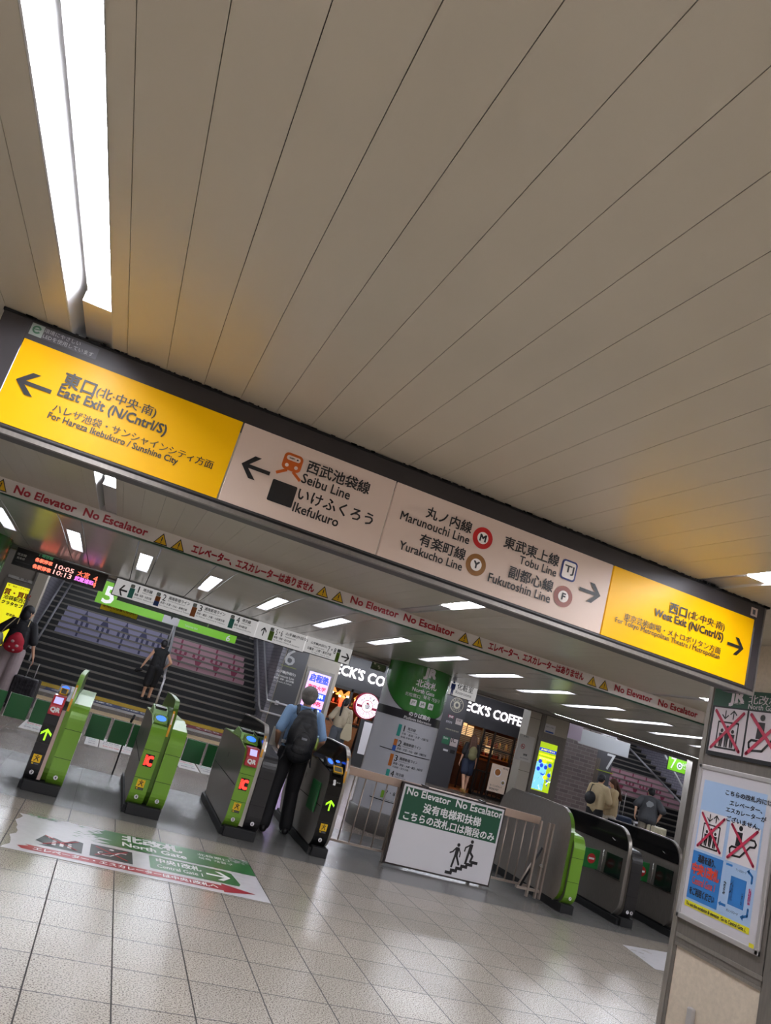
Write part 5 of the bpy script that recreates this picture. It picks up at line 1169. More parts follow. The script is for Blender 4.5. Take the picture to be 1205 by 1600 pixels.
MB().box((XP-0.002, PYN-0.06, 0), (XP+0.02, PYN+0.135, 2.43)).build('near_cladding', steel_dark, pil)
MB().box((XP-0.002, PYN+0.13, 0.80), (XP+0.02, PYF-0.06, 2.43)).build('middle_cladding', steel_dark, pil)
MB().box((XP-0.008, PYN+0.13, 0.845), (XP+0.01, PYF-0.05, 0.868)).box((XP-0.006, PYN+0.13, 0.795), (XP+0.01, PYF-0.05, 0.812)).build('dado_trim', steel, pil)
MB().box((XP-0.03, 3.94, 0.30), (XP+0.004, 3.985, 0.52)).build('switch_box', alu, pil, 0.01)
f = Face('X', XP, pil)
# upper board
ub = thing('gate_board', (XP, 3.9, 1.99), 'dark green and black board with crossed out lift and escalator pictograms', 'sign')
MB().box((XP-0.02, 3.25, 1.985), (XP-0.0025, 4.17, 2.425)).build('backing', mat('navy black board', '17171d', 0.4), ub)
f = Face('X', XP-0.0205, ub)
f.rect(-4.168, 2.31, -3.25, 2.424, mat('dark green field', '1f4a38', 0.45), 0.001, 'green_field')
pale = mat('pale lilac print', 'c9bfc4', 0.45)
f.ptext('JR', (1143, 1084.5), (1163, 1099), pale, 0.04, 0.004, None, 0.85); f.ptext('JR東日本', (1144, 1096), (1159, 1101.5), pale, 0); f.ptext('北改札', (1172, 1087), (1218, 1103), pale, 0.01, fit=0.8); f.ptext('North Gate', (1171, 1100), (1216, 1113), pale, 0.01, fit=0.95)
cross = mat('crimson cross', 'b02a48', 0.45)
def lift_icon(f, u0, v0, u1, v1, bg=None, e=0.002):
    w_, h_ = u1-u0, v1-v0
    if bg: f.rect(u0, v0, u1, v1, bg, e, 'pictogram')
    L_ = lambda x, y: (u0+w_*x, v0+h_*y); k = black
    f.line([L_(0.2, 0.10), L_(0.2, 0.68), L_(0.8, 0.68), L_(0.8, 0.10), L_(0.2, 0.10)], 0.035*w_*1.1, k, e+0.002, 'pictogram', True)
    for x_, s_ in ((0.34, 0.85), (0.5, 1.05), (0.66, 0.85)):
        c_ = L_(x_, 0.15+0.40*s_); f.disc(c_[0], c_[1], 0.045*w_, k, e+0.002, 'pictogram', 14); f.poly([L_(x_-0.075, 0.15+0.33*s_), L_(x_+0.075, 0.15+0.33*s_), L_(x_+0.06, 0.33), L_(x_+0.045, 0.13), L_(x_+0.01, 0.13), L_(x_, 0.3), L_(x_-0.01, 0.13), L_(x_-0.045, 0.13), L_(x_-0.06, 0.33)], k, e+0.002, 'pictogram')
    for x_, dn in ((0.38, True), (0.62, False)):
        ya, yb2 = (0.95, 0.76) if dn else (0.76, 0.95); f.line([L_(x_, ya), L_(x_, yb2)], 0.03*w_, k, e+0.002, 'pictogram'); d_ = 0.08 if dn else -0.08
        f.line([L_(x_-0.09, yb2+d_), L_(x_, yb2), L_(x_+0.09, yb2+d_)], 0.03*w_, k, e+0.002, 'pictogram', True)
    f.line([L_(0.08, 0.92), L_(0.92, 0.08)], 0.075*w_, cross, e+0.004, 'red_cross', True); f.line([L_(0.92, 0.92), L_(0.08, 0.08)], 0.075*w_, cross, e+0.0045, 'red_cross', True)
def esc_icon(f, u0, v0, u1, v1, bg=None, e=0.002):
    w_, h_ = u1-u0, v1-v0
    if bg: f.rect(u0, v0, u1, v1, bg, e, 'pictogram')
    L_ = lambda x, y: (u0+w_*x, v0+h_*y); k = black
    f.disc(*L_(0.38, 0.88), 0.065*w_, k, e+0.002, 'pictogram', 16); f.poly([L_(0.28, 0.78), L_(0.46, 0.78), L_(0.46, 0.55), L_(0.40, 0.42), L_(0.26, 0.42)], k, e+0.002, 'pictogram')
    path = [(0.12, 0.22), (0.10, 0.32), (0.16, 0.38), (0.36, 0.38), (0.66, 0.68), (0.86, 0.68), (0.92, 0.60), (0.88, 0.52), (0.74, 0.50), (0.46, 0.18), (0.20, 0.16), (0.12, 0.22)]
    f.line([L_(*p_) for p_ in path], 0.05*w_, k, e+0.002, 'pictogram', True)
    f.line([L_(0.08, 0.92), L_(0.92, 0.08)], 0.075*w_, cross, e+0.004, 'red_cross', True); f.line([L_(0.92, 0.92), L_(0.08, 0.08)], 0.075*w_, cross, e+0.0045, 'red_cross', True)
lift_icon(f, -4.148, 2.01, -3.865, 2.30, pale); esc_icon(f, -3.85, 2.01, -3.55, 2.30, pale); f.done()
# framed poster
po = thing('framed_poster', (XP, 3.87, 0.95), 'blue poster in a wide aluminium snap frame with crossed out pictograms', 'poster')
y0p, y1p, z0p, z1p = 3.545, 4.205, 0.955, 1.915
for bxx in (((XP-0.022, y0p, z0p), (XP-0.003, y0p+0.03, z1p)), ((XP-0.022, y1p-0.03, z0p), (XP-0.003, y1p, z1p)), ((XP-0.022, y0p, z0p), (XP-0.003, y1p, z0p+0.03)), ((XP-0.022, y0p, z1p-0.03), (XP-0.003, y1p, z1p))):
    MB().box(*bxx).build('frame_bar', alu, po, 0.005)
MB().box((XP-0.012, y0p+0.02, z0p+0.02), (XP-0.003, y1p-0.02, z1p-0.02)).build('mount', mat('pale mount', 'c3bfc4', 0.25), po)
f = Face('X', XP-0.0125, po, 'print')
A, Bx, Z0, Z1 = -(y1p-0.062), -(y0p+0.085), z0p+0.085, z1p-0.095
f.rect(A, Z0, Bx, Z1, mat('poster sky blue', '9cb4d4', 0.4), 0.001, 'blue_sheet')
dk = mat('dark poster ink', '2a2a34', 0.45)
for tl, br, s_ in (((1136, 1233), (1208, 1262), 'こちらの改札内には'), ((1142, 1252), (1192, 1270), 'エレベーター、'), ((1136, 1262), (1198, 1284), 'エスカレーターが'), ((1137, 1275), (1188, 1297), 'ございません。')):
    f.ptext(s_, tl, br, dk, 0.02, fit=0.85)
white_card = mat('white card print', 'cfc9cc', 0.4)
cxm = (A+Bx)/2
a = f.P(1096, 1281); c = f.P(1130, 1356)
lift_icon(f, A+0.012, 1.39, A+0.012+0.225, 1.63, white_card); esc_icon(f, A+0.265, 1.385, A+0.265+0.235, 1.615, white_card)
bl = mat('mid blue print', '2f74b8', 0.45); f.rect(A+0.0, Z0+0.05, A+0.255, 1.375, bl, 0.002, 'blue_box')
ork = mat('orange red print', 'd0452c', 0.45)
f.text('通路を通り、', A+0.05, 1.315, A+0.2, 1.36, dk, 0.02); f.text('中央1改札', A+0.015, 1.24, A+0.24, 1.305, ork, 0.04); f.text('Central Gate 1', A+0.03, 1.18, A+0.22, 1.225, ork, 0.01); f.text('をご利用ください', A+0.02, 1.115, A+0.23, 1.16, dk, 0.02)
f.rect(A+0.33, 1.15, A+0.45, 1.31, bl, 0.002, 'map_block'); f.text('中央1改札', A+0.335, 1.17, A+0.36, 1.29, dk, 0.0); f.text('北改札', A+0.425, 1.17, A+0.44, 1.24, dk, 0.0)
f.text('アップルロード', A+0.36, 1.345, A+0.44, 1.36, dk, 0.01); f.text('オレンジロード', A+0.33, 1.11, A+0.42, 1.125, dk, 0.01); f.text('現在地', A+0.475, 1.19, A+0.492, 1.28, mat('pink map ink', 'b84a7a', 0.5), 0.02); f.text('西武東口', A+0.285, 1.19, A+0.302, 1.27, dk, 0.01)
f.line([(A+0.28, 1.365), (A+0.33, 1.365)], 0.012, bl, 0.003); f.line([(A+0.455, 1.365), (A+0.485, 1.345), (A+0.485, 1.31)], 0.014, bl, 0.003, None, True); f.poly([(A+0.44, 1.365), (A+0.46, 1.38), (A+0.46, 1.35)], bl, 0.003)
f.line([(A+0.485, 1.165), (A+0.485, 1.13), (A+0.455, 1.115)], 0.014, bl, 0.003, None, True); f.poly([(A+0.435, 1.112), (A+0.458, 1.13), (A+0.458, 1.095)], bl, 0.003); f.line([(A+0.275, 1.135), (A+0.32, 1.135)], 0.014, bl, 0.003); f.poly([(A+0.262, 1.135), (A+0.28, 1.15), (A+0.28, 1.12)], bl, 0.003)
f.rect(A-0.005, Z0, Bx, Z0+0.035, mat('yellow caption', 'd8cf2a', 0.45), 0.002, 'yellow_caption'); f.text('To use the escalator & elevator. Go to Central Gate 1.', A+0.01, Z0+0.008, Bx-0.02, Z0+0.028, dk, 0.02)
f.rect(Bx+0.02, z0p+0.028, Bx+0.055, z0p+0.05, _m['yellow caption'], 0.012, 'frame_sticker'); f.done()

# ================================================================== people and what they carry
def remeshed(mb, vox, smooth_it=3):
    me = bpy.data.meshes.new('tmp'); me.from_pydata(mb.v, [], mb.f); me.update()
    o = bpy.data.objects.new('tmp', me); C.objects.link(o)
    r = o.modifiers.new('r', 'REMESH'); r.mode = 'VOXEL'; r.voxel_size = vox; r.use_smooth_shade = True
    s_ = o.modifiers.new('s', 'SMOOTH'); s_.iterations = smooth_it; s_.factor = 0.5
    bpy.context.view_layer.update()
    m2 = bpy.data.meshes.new_from_object(o.evaluated_get(bpy.context.evaluated_depsgraph_get()))
    bpy.data.objects.remove(o); bpy.data.meshes.remove(me)
    out = MB(); out.v = [tuple(v.co) for v in m2.vertices]; out.f = [tuple(p.vertices) for p in m2.polygons]; out.sm = [True]*len(out.f)
    bpy.data.meshes.remove(m2); return out
def ik(a, c, l1, l2, hint):
    d = c-a; L = min(d.length, (l1+l2)*0.999); t = d.normalized(); c2 = a+t*L
    x = (l1*l1-l2*l2+L*L)/(2*L); h = math.sqrt(max(l1*l1-x*x, 0)); n = (hint-t*hint.dot(t)).normalized()
    return a+t*x+n*h, c2
skin_m = mat('skin', 'c69474', 0.5); skin_l = mat('light skin', 'd0a184', 0.5)
hair_b = mat('black hair', '17141a', 0.6, bump=0.3, scale=60, stretch=(4, 4, 0.6)); hair_g = mat('grey hair', '68645f', 0.5, var=0.45, scale=90, stretch=(3, 3, 0.7)); hair_br = mat('brown hair', '4a2c1c', 0.7, bump=0.3, scale=60, stretch=(4, 4, 0.6))
class Person:
    def __init__(s, loc, rz, h, label, lean=0.0, legs=((0, 0), (0, 0)), hands=((-0.24, 0.02, 0.80), (0.24, 0.02, 0.80)), stance=0.0, hs=1.0, head=(0, 0), elbow=((-0.5, -1, 0), (0.5, -1, 0)), female=False, skin=None, vox=0.010):
        s.k = h/1.70; s.rz = rz; s.loc = Vector(loc); s.vox = vox; s.skin = skin or skin_m
        s.hs = hs
        s.t = thing('person', tuple(loc), label, 'person')
        s.R = Matrix.Rotation(math.radians(rz), 3, 'Z'); s.lean = math.radians(lean); s.head = head
        s.f = female; sw = 0.165 if female else 0.185
        hipz = 0.90; s.hip = []; s.knee = []; s.ank = []
        for i, sg in enumerate((-1, 1)):
            a, b_ = (math.radians(q) for q in legs[i])
            hp = Vector((sg*0.088, 0, hipz)); kn = hp+Vector((sg*(0.01+stance*0.5), math.sin(a)*0.42, -math.cos(a)*0.42)); an = kn+Vector((sg*stance*0.5, math.sin(b_)*0.40, -math.cos(b_)*0.40))
            s.hip.append(hp); s.knee.append(kn); s.ank.append(an)
        dz = 0.08-min(a.z for a in s.ank)
        s.dz = dz
        for L_ in (s.hip, s.knee, s.ank):
            for p in L_: p.z += dz
        s.sh = [s.U(Vector((sg*sw, 0, 1.385))) for sg in (-1, 1)]
        s.elb = []; s.wr = []
        for i in range(2):
            e, w_ = ik(s.sh[i], Vector(hands[i])+Vector((0, 0, dz)), 0.285, 0.25, Vector(elbow[i])); s.elb.append(e); s.wr.append(w_)
    def U(s, p):      # lean of the upper body about the hips
        q = p-Vector((0, 0, 0.92)); q = Matrix.Rotation(-s.lean, 3, 'X') @ q; return q+Vector((0, 0, 0.92+s.dz))
    def H(s, p):      # head frame: turn (about z) and nod
        q = p-Vector((0, 0, 1.50)); q = Matrix.Rotation(math.radians(s.head[0]), 3, 'Z') @ (Matrix.Rotation(math.radians(-s.head[1]), 3, 'X') @ q); return s.U(q+Vector((0, 0, 1.50)))
    def W(s, p): return s.loc+s.R @ (Vector(p)*s.k)
    def rotU(s): return Matrix.Rotation(-s.lean, 3, 'X')
    def rotH(s): return s.rotU() @ Matrix.Rotation(math.radians(s.head[0]), 3, 'Z') @ Matrix.Rotation(math.radians(-s.head[1]), 3, 'X')
    def fin(s, mb, name, m, vox=None, it=3, parent=None):
        r = remeshed(mb, vox or s.vox, it); r.v = [tuple(s.W(v)) for v in r.v]; return r.build(name, m, parent or s.t)
    def raw(s, mb, name, m, parent=None):
        mb.v = [tuple(s.W(v)) for v in mb.v]; return mb.build(name, m, parent or s.t)
    def torso(s, mb, g, bottom=True):
        R = s.rotU(); f = s.f
        mb.ball(s.U(Vector((0, 0, 1.26))), 1, 20, ((0.150 if f else 0.168)+g, (0.098 if f else 0.108)+g, 0.175+g), R)
        mb.ball(s.U(Vector((0, 0, 1.08))), 1, 20, ((0.118 if f else 0.142)+g, (0.088 if f else 0.102)+g, 0.15+g), R)
        mb.capsule(s.sh[0]+Vector((0.03, 0, -0.005)), s.sh[1]+Vector((-0.03, 0, -0.005)), 0.052+g, 0.052+g, 14)
        mb.capsule(s.sh[0]+Vector((0.06, 0, 0.01)), s.U(Vector((0, 0, 1.43))), 0.045+g, 0.048+g, 14); mb.capsule(s.sh[1]+Vector((-0.06, 0, 0.01)), s.U(Vector((0, 0, 1.43))), 0.045+g, 0.048+g, 14)
        if bottom: mb.ball(s.U(Vector((0, 0, 0.95))), 1, 20, (0.150+g, 0.108+g, 0.125+g), R)
    def hand(s, mb, i, curl=25):
        w_ = s.wr[i]; d = (s.wr[i]-s.elb[i]).normalized(); sg = (-1, 1)[i]
        side = Vector((0, 1, 0)); side = (side-d*side.dot(d)).normalized(); n = d.cross(side)*sg      # palm normal towards the body
        if n.dot(Vector((-sg, 0, 0))) < 0: n = -n
        for q in (-0.024, -0.008, 0.008, 0.024): mb.capsule(w_+side*q*0.6, w_+d*0.085+side*q, 0.014, 0.012, 8)
        for j, (q, L) in enumerate(((0.027, 0.070), (0.009, 0.078), (-0.009, 0.072), (-0.026, 0.056))):
            b0 = w_+d*0.088+side*q; c1 = math.radians(curl); d1 = d*math.cos(c1)+n*math.sin(c1); c2 = math.radians(curl*2.2); d2 = d*math.cos(c2)+n*math.sin(c2)
            b1 = b0+d1*L*0.5; b2 = b1+d2*L*0.5; mb.capsule(b0, b1, 0.0088, 0.008, 8); mb.capsule(b1, b2, 0.008, 0.007, 8)
        t0 = w_+d*0.028+side*0.026; t1 = t0+(side*0.8+d*0.6+n*0.3).normalized()*0.035; t2 = t1+(side*0.3+d*0.9+n*0.4).normalized()*0.03
        mb.capsule(t0, t1, 0.0115, 0.010, 8); mb.capsule(t1, t2, 0.010, 0.008, 8)
    def body(s, curl=(25, 25)):
        mb = MB(); s.torso(mb, 0.0)
        for i in range(2):
            mb.capsule(s.sh[i], s.elb[i], 0.047 if not s.f else 0.040, 0.038 if not s.f else 0.034, 14); mb.capsule(s.elb[i], s.wr[i], 0.039 if not s.f else 0.034, 0.026 if not s.f else 0.023, 14)
            s.hand(mb, i, curl[i])
            mb.capsule(s.hip[i], s.knee[i], 0.085, 0.055, 16); mb.capsule(s.knee[i], s.ank[i], 0.054, 0.037, 16)
            m_ = s.knee[i].lerp(s.ank[i], 0.3)+Vector((0, -0.015, 0)); mb.ball(m_, 1, 12, (0.052, 0.055, 0.11))
            mb.capsule(s.ank[i]+Vector((0, -0.03, -0.04)), s.ank[i]+Vector((0, 0.15, -0.055)), 0.036, 0.026, 10)
        mb.capsule(s.U(Vector((0, -0.01, 1.38))), s.H(Vector((0, 0.0, 1.53))), 0.055, 0.050, 14)
        RH = s.rotH()
        mb.ball(s.H(Vector((0, 0, 1.605))), 1, 22, (0.074, 0.090, 0.098), RH); mb.ball(s.H(Vector((0, 0.022, 1.548))), 1, 18, (0.056, 0.066, 0.064), RH)
        mb.capsule(s.H(Vector((0, 0.085, 1.60))), s.H(Vector((0, 0.104, 1.575))), 0.009, 0.014, 8)
        mb.capsule(s.H(Vector((-0.018, 0.086, 1.538))), s.H(Vector((0.018, 0.086, 1.538))), 0.008, 0.008, 8)
        for sg in (-1, 1): mb.ball(s.H(Vector((sg*0.076, -0.005, 1.585))), 1, 10, (0.010, 0.020, 0.031), RH)
        b_ = s.fin(mb, 'body', s.skin)
        e = MB()
        for sg in (-1, 1): e.ball(s.H(Vector((sg*0.03, 0.084, 1.602))), 1, 8, (0.012, 0.006, 0.006), RH)
        s.raw(e, 'eyes', mat('dark eye', '1a1414', 0.3)); return b_
    def hair(s, m, style='short'):
        RH = s.rotH(); mb = MB(); mb.ball(s.H(Vector((0, -0.014, 1.625))), 1, 20, (0.088, 0.100, 0.098), RH); mb.ball(s.H(Vector((0, -0.04, 1.58))), 1, 18, (0.080, 0.072, 0.085), RH)
        for k in range(10): a = 0.6*k; mb.capsule(s.H(Vector((0.05*math.cos(a), -0.01+0.05*math.sin(a), 1.69))), s.H(Vector((0.088*math.cos(a), -0.02+0.088*math.sin(a), 1.60+0.03*math.sin(a)))), 0.018, 0.012, 7)
        if style == 'full': mb.ball(s.H(Vector((0, -0.03, 1.615))), 1, 20, (0.104, 0.108, 0.105), RH); mb.ball(s.H(Vector((0, -0.055, 1.56))), 1, 18, (0.092, 0.068, 0.08), RH)
        if style == 'bob': mb.ball(s.H(Vector((0, -0.035, 1.53))), 1, 18, (0.098, 0.080, 0.11), RH)
        if style == 'pony':
            p = [Vector((0.0, -0.10, 1.63)), Vector((0.0, -0.15, 1.57)), Vector((0, -0.155, 1.46)), Vector((0, -0.14, 1.33)), Vector((0, -0.13, 1.24))]
            for a, b_, r in zip(p[:-1], p[1:], (0.035, 0.04, 0.035, 0.025)): mb.capsule(s.H(a), s.H(b_), r, r*0.8, 10)
        if style == 'long':
            for x_ in (-0.06, -0.02, 0.02, 0.06):
                p = [Vector((x_, -0.07, 1.62)), Vector((x_*1.3, -0.10, 1.48)), Vector((x_*1.5, -0.115, 1.34)), Vector((x_*1.3, -0.12, 1.22))]
                for a, b_ in zip(p[:-1], p[1:]): mb.capsule(s.H(a), s.H(b_), 0.038, 0.032, 10)
            for sg in (-1, 1): mb.capsule(s.H(Vector((sg*0.075, -0.01, 1.60))), s.H(Vector((sg*0.095, 0.0, 1.38))), 0.028, 0.025, 10)
        return s.fin(mb, 'hair', m, it=2)
    def shirt(s, m, sleeve=0.6, g=0.016, hem=0.88, wide=0.0, name='shirt', full=0.0):
        mb = MB(); s.torso(mb, g+wide*0.3); R = s.rotU()
        mb.capsule(s.U(Vector((-0.06, 0, 1.2))), s.U(Vector((-0.075, 0, hem+0.10))), 0.095+g+wide, 0.095+g+wide, 14); mb.capsule(s.U(Vector((0.06, 0, 1.2))), s.U(Vector((0.075, 0, hem+0.10))), 0.095+g+wide, 0.095+g+wide, 14)
        for i in range(2):
            if sleeve > 0:
                e = s.sh[i].lerp(s.elb[i], min(sleeve, 1)); mb.capsule(s.sh[i], e, 0.056+g, (0.050 if sleeve < 1 else 0.042)+g+wide*0.4, 14)
            if full > 0: mb.capsule(s.elb[i], s.elb[i].lerp(s.wr[i], full), 0.042+g, 0.032+g, 12)
        return s.fin(mb, name, m)
    def trousers(s, m, g=0.014, upto=1.0, wide=0.0, name='trousers'):
        mb = MB(); mb.ball(Vector((0, 0, 0.94+s.dz)), 1, 20, (0.155+g, 0.112+g, 0.12+g))
        for i in range(2):
            mb.capsule(s.hip[i], s.knee[i] if upto >= 0.5 else s.hip[i].lerp(s.knee[i], upto*2), 0.088+g+wide*0.3, 0.060+g+wide*0.6+(0.02 if upto < 0.5 else 0), 16)
            if upto > 0.5: mb.capsule(s.knee[i], s.knee[i].lerp(s.ank[i], (upto-0.5)*2*0.97), 0.058+g+wide*0.6, 0.048+g+wide, 16)
        return s.fin(mb, name, m)
    def shoes(s, m, name='shoe'):
        for i in range(2):
            mb = MB(); a = s.ank[i]; mb.capsule(a+Vector((0, -0.045, -0.038)), a+Vector((0, 0.03, -0.035)), 0.044, 0.046, 12); mb.capsule(a+Vector((0, 0.03, -0.040)), a+Vector((0, 0.165, -0.050)), 0.046, 0.034, 12)
            for z in (0,): mb.v = [(x, y, max(z_, a.z-0.08)) for x, y, z_ in mb.v]
            s.fin(mb, name, m, it=1)
    def straps(s, m, x0=0.10, zl=1.02, back=-0.14, parent=None):
        out = []
        for sg in (-1, 1):
            P = [Vector((sg*x0, back+0.03, 1.36)), Vector((sg*x0, -0.06, 1.455)), Vector((sg*x0, 0.04, 1.44)), Vector((sg*(x0+0.01), 0.125, 1.33)), Vector((sg*(x0+0.04), 0.12, 1.18)), Vector((sg*(x0+0.06), 0.0, zl)), Vector((sg*x0, back+0.03, zl-0.02))]
            out.append([s.U(p) for p in P])
        return out
def strap_mesh(pts, w, th):
    mb = MB(); 
    for a, b_ in zip(pts[:-1], pts[1:]): mb.capsule(a, b_, w, w, 8)
    return mb

# ---- the man at the gate
P1 = Person((2.39, 9.22, 0), -3, 1.72, 'grey haired man in light blue shirt with a black backpack walking through the gate', lean=6, legs=((-12, -16), (10, -14)),
            hands=((-0.21, 0.17, 0.98), (0.27, 0.18, 0.99)), stance=0.05, head=(-12, 12), elbow=((-0.5, -1, -0.6), (0.5, -1, -0.6)), vox=0.0065)
P1.body((20, 15)); P1.hair(hair_g, 'full'); 
shirt_b = mat('pale blue striped shirt', '83a5cc', 0.6, var=0.10, scale=30, stretch=(6, 6, 0.5))
P1.shirt(shirt_b, 0.85, 0.012, hem=0.90, wide=0.0)
col = MB()
for k in range(12): a0_, a1_ = 2*math.pi*k/12, 2*math.pi*(k+1)/12; col.capsule(P1.U(Vector((0.062*math.cos(a0_), -0.01+0.062*math.sin(a0_), 1.455))), P1.U(Vector((0.062*math.cos(a1_), -0.01+0.062*math.sin(a1_), 1.455))), 0.016, 0.016, 7)
P1.fin(col, 'collar', shirt_b, 0.006, 2)
black_cloth = mat('black cloth', '141317', 0.75, bump=0.2, scale=25); P1.trousers(black_cloth, 0.018, wide=0.012); P1.shoes(mat('black leather', '111012', 0.35))
bk = thing('backpack', tuple(P1.W((0, -0.2, 0.9))), 'black backpack with a front pocket and small pale logo patch on the man\'s back', 'backpack')
nylon = mat('black nylon', '17181d', 0.5, bump=0.35, scale=35); nylon2 = mat('dark grey nylon', '26272d', 0.5, bump=0.3, scale=30)
U = P1.U
mb = MB()
for (x_, y_, z_, a, b_, c_) in ((0, -0.215, 1.22, 0.155, 0.09, 0.16), (0, -0.22, 1.05, 0.175, 0.11, 0.18), (0, -0.20, 1.33, 0.125, 0.075, 0.10), (0, -0.225, 0.93, 0.17, 0.10, 0.13), (0.06, -0.22, 1.1, 0.12, 0.10, 0.22), (-0.06, -0.22, 1.1, 0.12, 0.10, 0.22)): mb.ball(U(Vector((x_, y_, z_))), 1, 20, (a, b_, c_))
main = P1.fin(mb, 'main_bag', nylon, 0.010, 2, bk)
mb = MB(); mb.ball(U(Vector((0, -0.30, 1.02))), 1, 18, (0.115, 0.045, 0.12)); mb.ball(U(Vector((0, -0.295, 0.96))), 1, 18, (0.12, 0.045, 0.08)); P1.fin(mb, 'front_pocket', nylon, 0.009, 2, bk)
mb = MB(); mb.ball(U(Vector((0, -0.275, 1.22))), 1, 18, (0.10, 0.04, 0.06)); P1.fin(mb, 'top_pocket', nylon2, 0.009, 2, bk)
mb = MB()
for i in range(9): a0_ = math.pi*i/9; a1_ = math.pi*(i+1)/9; mb.capsule(U(Vector((0.105*math.cos(a0_), -0.315, 1.03+0.13*math.sin(a0_)))), U(Vector((0.105*math.cos(a1_), -0.315, 1.03+0.13*math.sin(a1_)))), 0.005, 0.005, 6)
P1.raw(mb, 'zip', satin_black, bk)
mb = MB(); mb.box((-0.032, -0.357, 1.105+P1.dz), (0.032, -0.345, 1.13+P1.dz)); P1.raw(mb, 'logo_patch', mat('pale patch', '9b9ba3', 0.5), bk)
for st_, nm in zip(P1.straps(None, 0.105, 1.0, -0.15), 'ab'):
    P1.fin(strap_mesh(st_, 0.024, 0.01), 'shoulder_strap', nylon2, 0.010, 2, bk)
mb = MB()
for i in range(6): a0_ = math.pi*i/6; a1_ = math.pi*(i+1)/6; mb.capsule(U(Vector((0.035*math.cos(a0_), -0.18, 1.40+0.035*math.sin(a0_)))), U(Vector((0.035*math.cos(a1_), -0.18, 1.40+0.035*math.sin(a1_)))), 0.008, 0.008, 6)
P1.raw(mb, 'grab_handle', nylon, bk)
for sg in (-1, 1):
    mb = MB(); mb.capsule(U(Vector((sg*0.15, -0.24, 0.98))), U(Vector((sg*0.19, -0.20, 0.80))), 0.008, 0.007, 6); mb.capsule(U(Vector((sg*0.19, -0.20, 0.80))), U(Vector((sg*0.16, -0.2, 0.86))), 0.007, 0.006, 6); P1.raw(mb, 'loose_strap', nylon, bk)
bt = thing('drink_bottle', tuple(P1.W((0.185, -0.17, 1.02))), 'small bottle of green tea with a blue cap in the side of the backpack', 'bottle')
mb = MB().lathe([(0, 0), (0.03, 0.0), (0.032, 0.02), (0.032, 0.10), (0.026, 0.125), (0.014, 0.145), (0.0, 0.145)], (0.185, -0.17, 1.00), 16); P1.raw(mb, 'bottle_body', mat('green tea plastic', '8ea04a', 0.2), bt)
mb = MB().lathe([(0, 0.143), (0.016, 0.143), (0.016, 0.170), (0, 0.170)], (0.185, -0.17, 1.00), 14); P1.raw(mb, 'cap', mat('blue bottle cap', '9fc0dc', 0.35), bt)
mb = MB().box((-0.215, -0.02, 1.0), (-0.165, 0.01, 1.035)); cd = P1.raw(mb, 'card_pouch', mat('white pouch', 'c9c9c9', 0.5), None) if False else None
pc = thing('belt_pouch', tuple(P1.W((-0.19, -0.03, 0.98))), 'small white pouch at the left hip of the blue shirted man', 'pouch'); P1.raw(MB().box((-0.205, -0.10, 0.985), (-0.155, -0.05, 1.02)), 'pouch_body', mat('white pouch', 'c9c9c9', 0.5), pc)
P1.raw(MB().capsule((-0.16, -0.07, 1.02), (-0.15, -0.02, 1.08), 0.004, 0.004, 6), 'cord', satin_black, pc)
pt = thing('paper_bag', tuple(P1.W((-0.10, 0.30, 0.85))), 'pale folded paper held in front of the man, seen past his left side', 'paper'); P1.raw(MB().box((-0.285, 0.22, 0.90), (-0.20, 0.25, 1.12)), 'sheet', mat('pale paper', 'c9c5b8', 0.6), pt)

# ---- woman with red bag and suitcase at the left
P2 = Person((-1.60, 14.6, 0), 2, 1.71, 'black haired woman in black top and pale wide trousers with a red backpack', lean=2, legs=((4, 0), (-3, -4)), hands=((-0.22, 0.10, 0.98), (0.38, -0.02, 0.80)), head=(-52, 8), elbow=((-1, -0.3, 0), (0.6, -1, 0)), female=True, skin=skin_l)
P2.body(); P2.hair(hair_b, 'bob'); P2.shirt(mat('black blouse', '15131a', 0.7, bump=0.2, scale=30), 0.95, 0.022, hem=0.93, wide=0.01); P2.trousers(mat('pale grey pink trousers', 'aa9a9c', 0.7, var=0.08, scale=12), 0.02, wide=0.055); P2.shoes(mat('dark shoe', '2a2628', 0.5))
rb_ = thing('backpack', tuple(P2.W((0, -0.2, 0.9))), 'small bright red rucksack with thin cream straps and pale felt patches', 'backpack')
mb = MB(); mb.ball(P2.U(Vector((0, -0.20, 1.05))), 1, 18, (0.145, 0.075, 0.15)); mb.ball(P2.U(Vector((0, -0.20, 0.97))), 1, 18, (0.165, 0.075, 0.10)); mb.ball(P2.U(Vector((0, -0.19, 1.16))), 1, 14, (0.08, 0.05, 0.07)); P2.fin(mb, 'bag_body', mat('crimson felt', 'b0102c', 0.7), 0.012, 2, rb_)
for i, (x_, z_, r_) in enumerate(((-0.04, 1.06, 0.03), (0.05, 1.0, 0.03), (-0.06, 0.96, 0.018), (0.02, 0.92, 0.022))): P2.raw(MB().ball(P2.U(Vector((x_, -0.272, z_))), 1, 10, (r_, 0.012, r_*0.8)), 'felt_patch', mat('pale pink felt', 'c9a4a6', 0.7), rb_)
for st_ in P2.straps(None, 0.09, 1.05, -0.13): P2.fin(strap_mesh(st_, 0.010, 0.01), 'strap', mat('cream cord', 'c2b08c', 0.6), 0.007, 1, rb_)
bg = thing('shoulder_bag', tuple(P2.W((-0.28, 0.0, 0.9))), 'white and pale green cloth bag hanging at the woman\'s left side', 'bag')
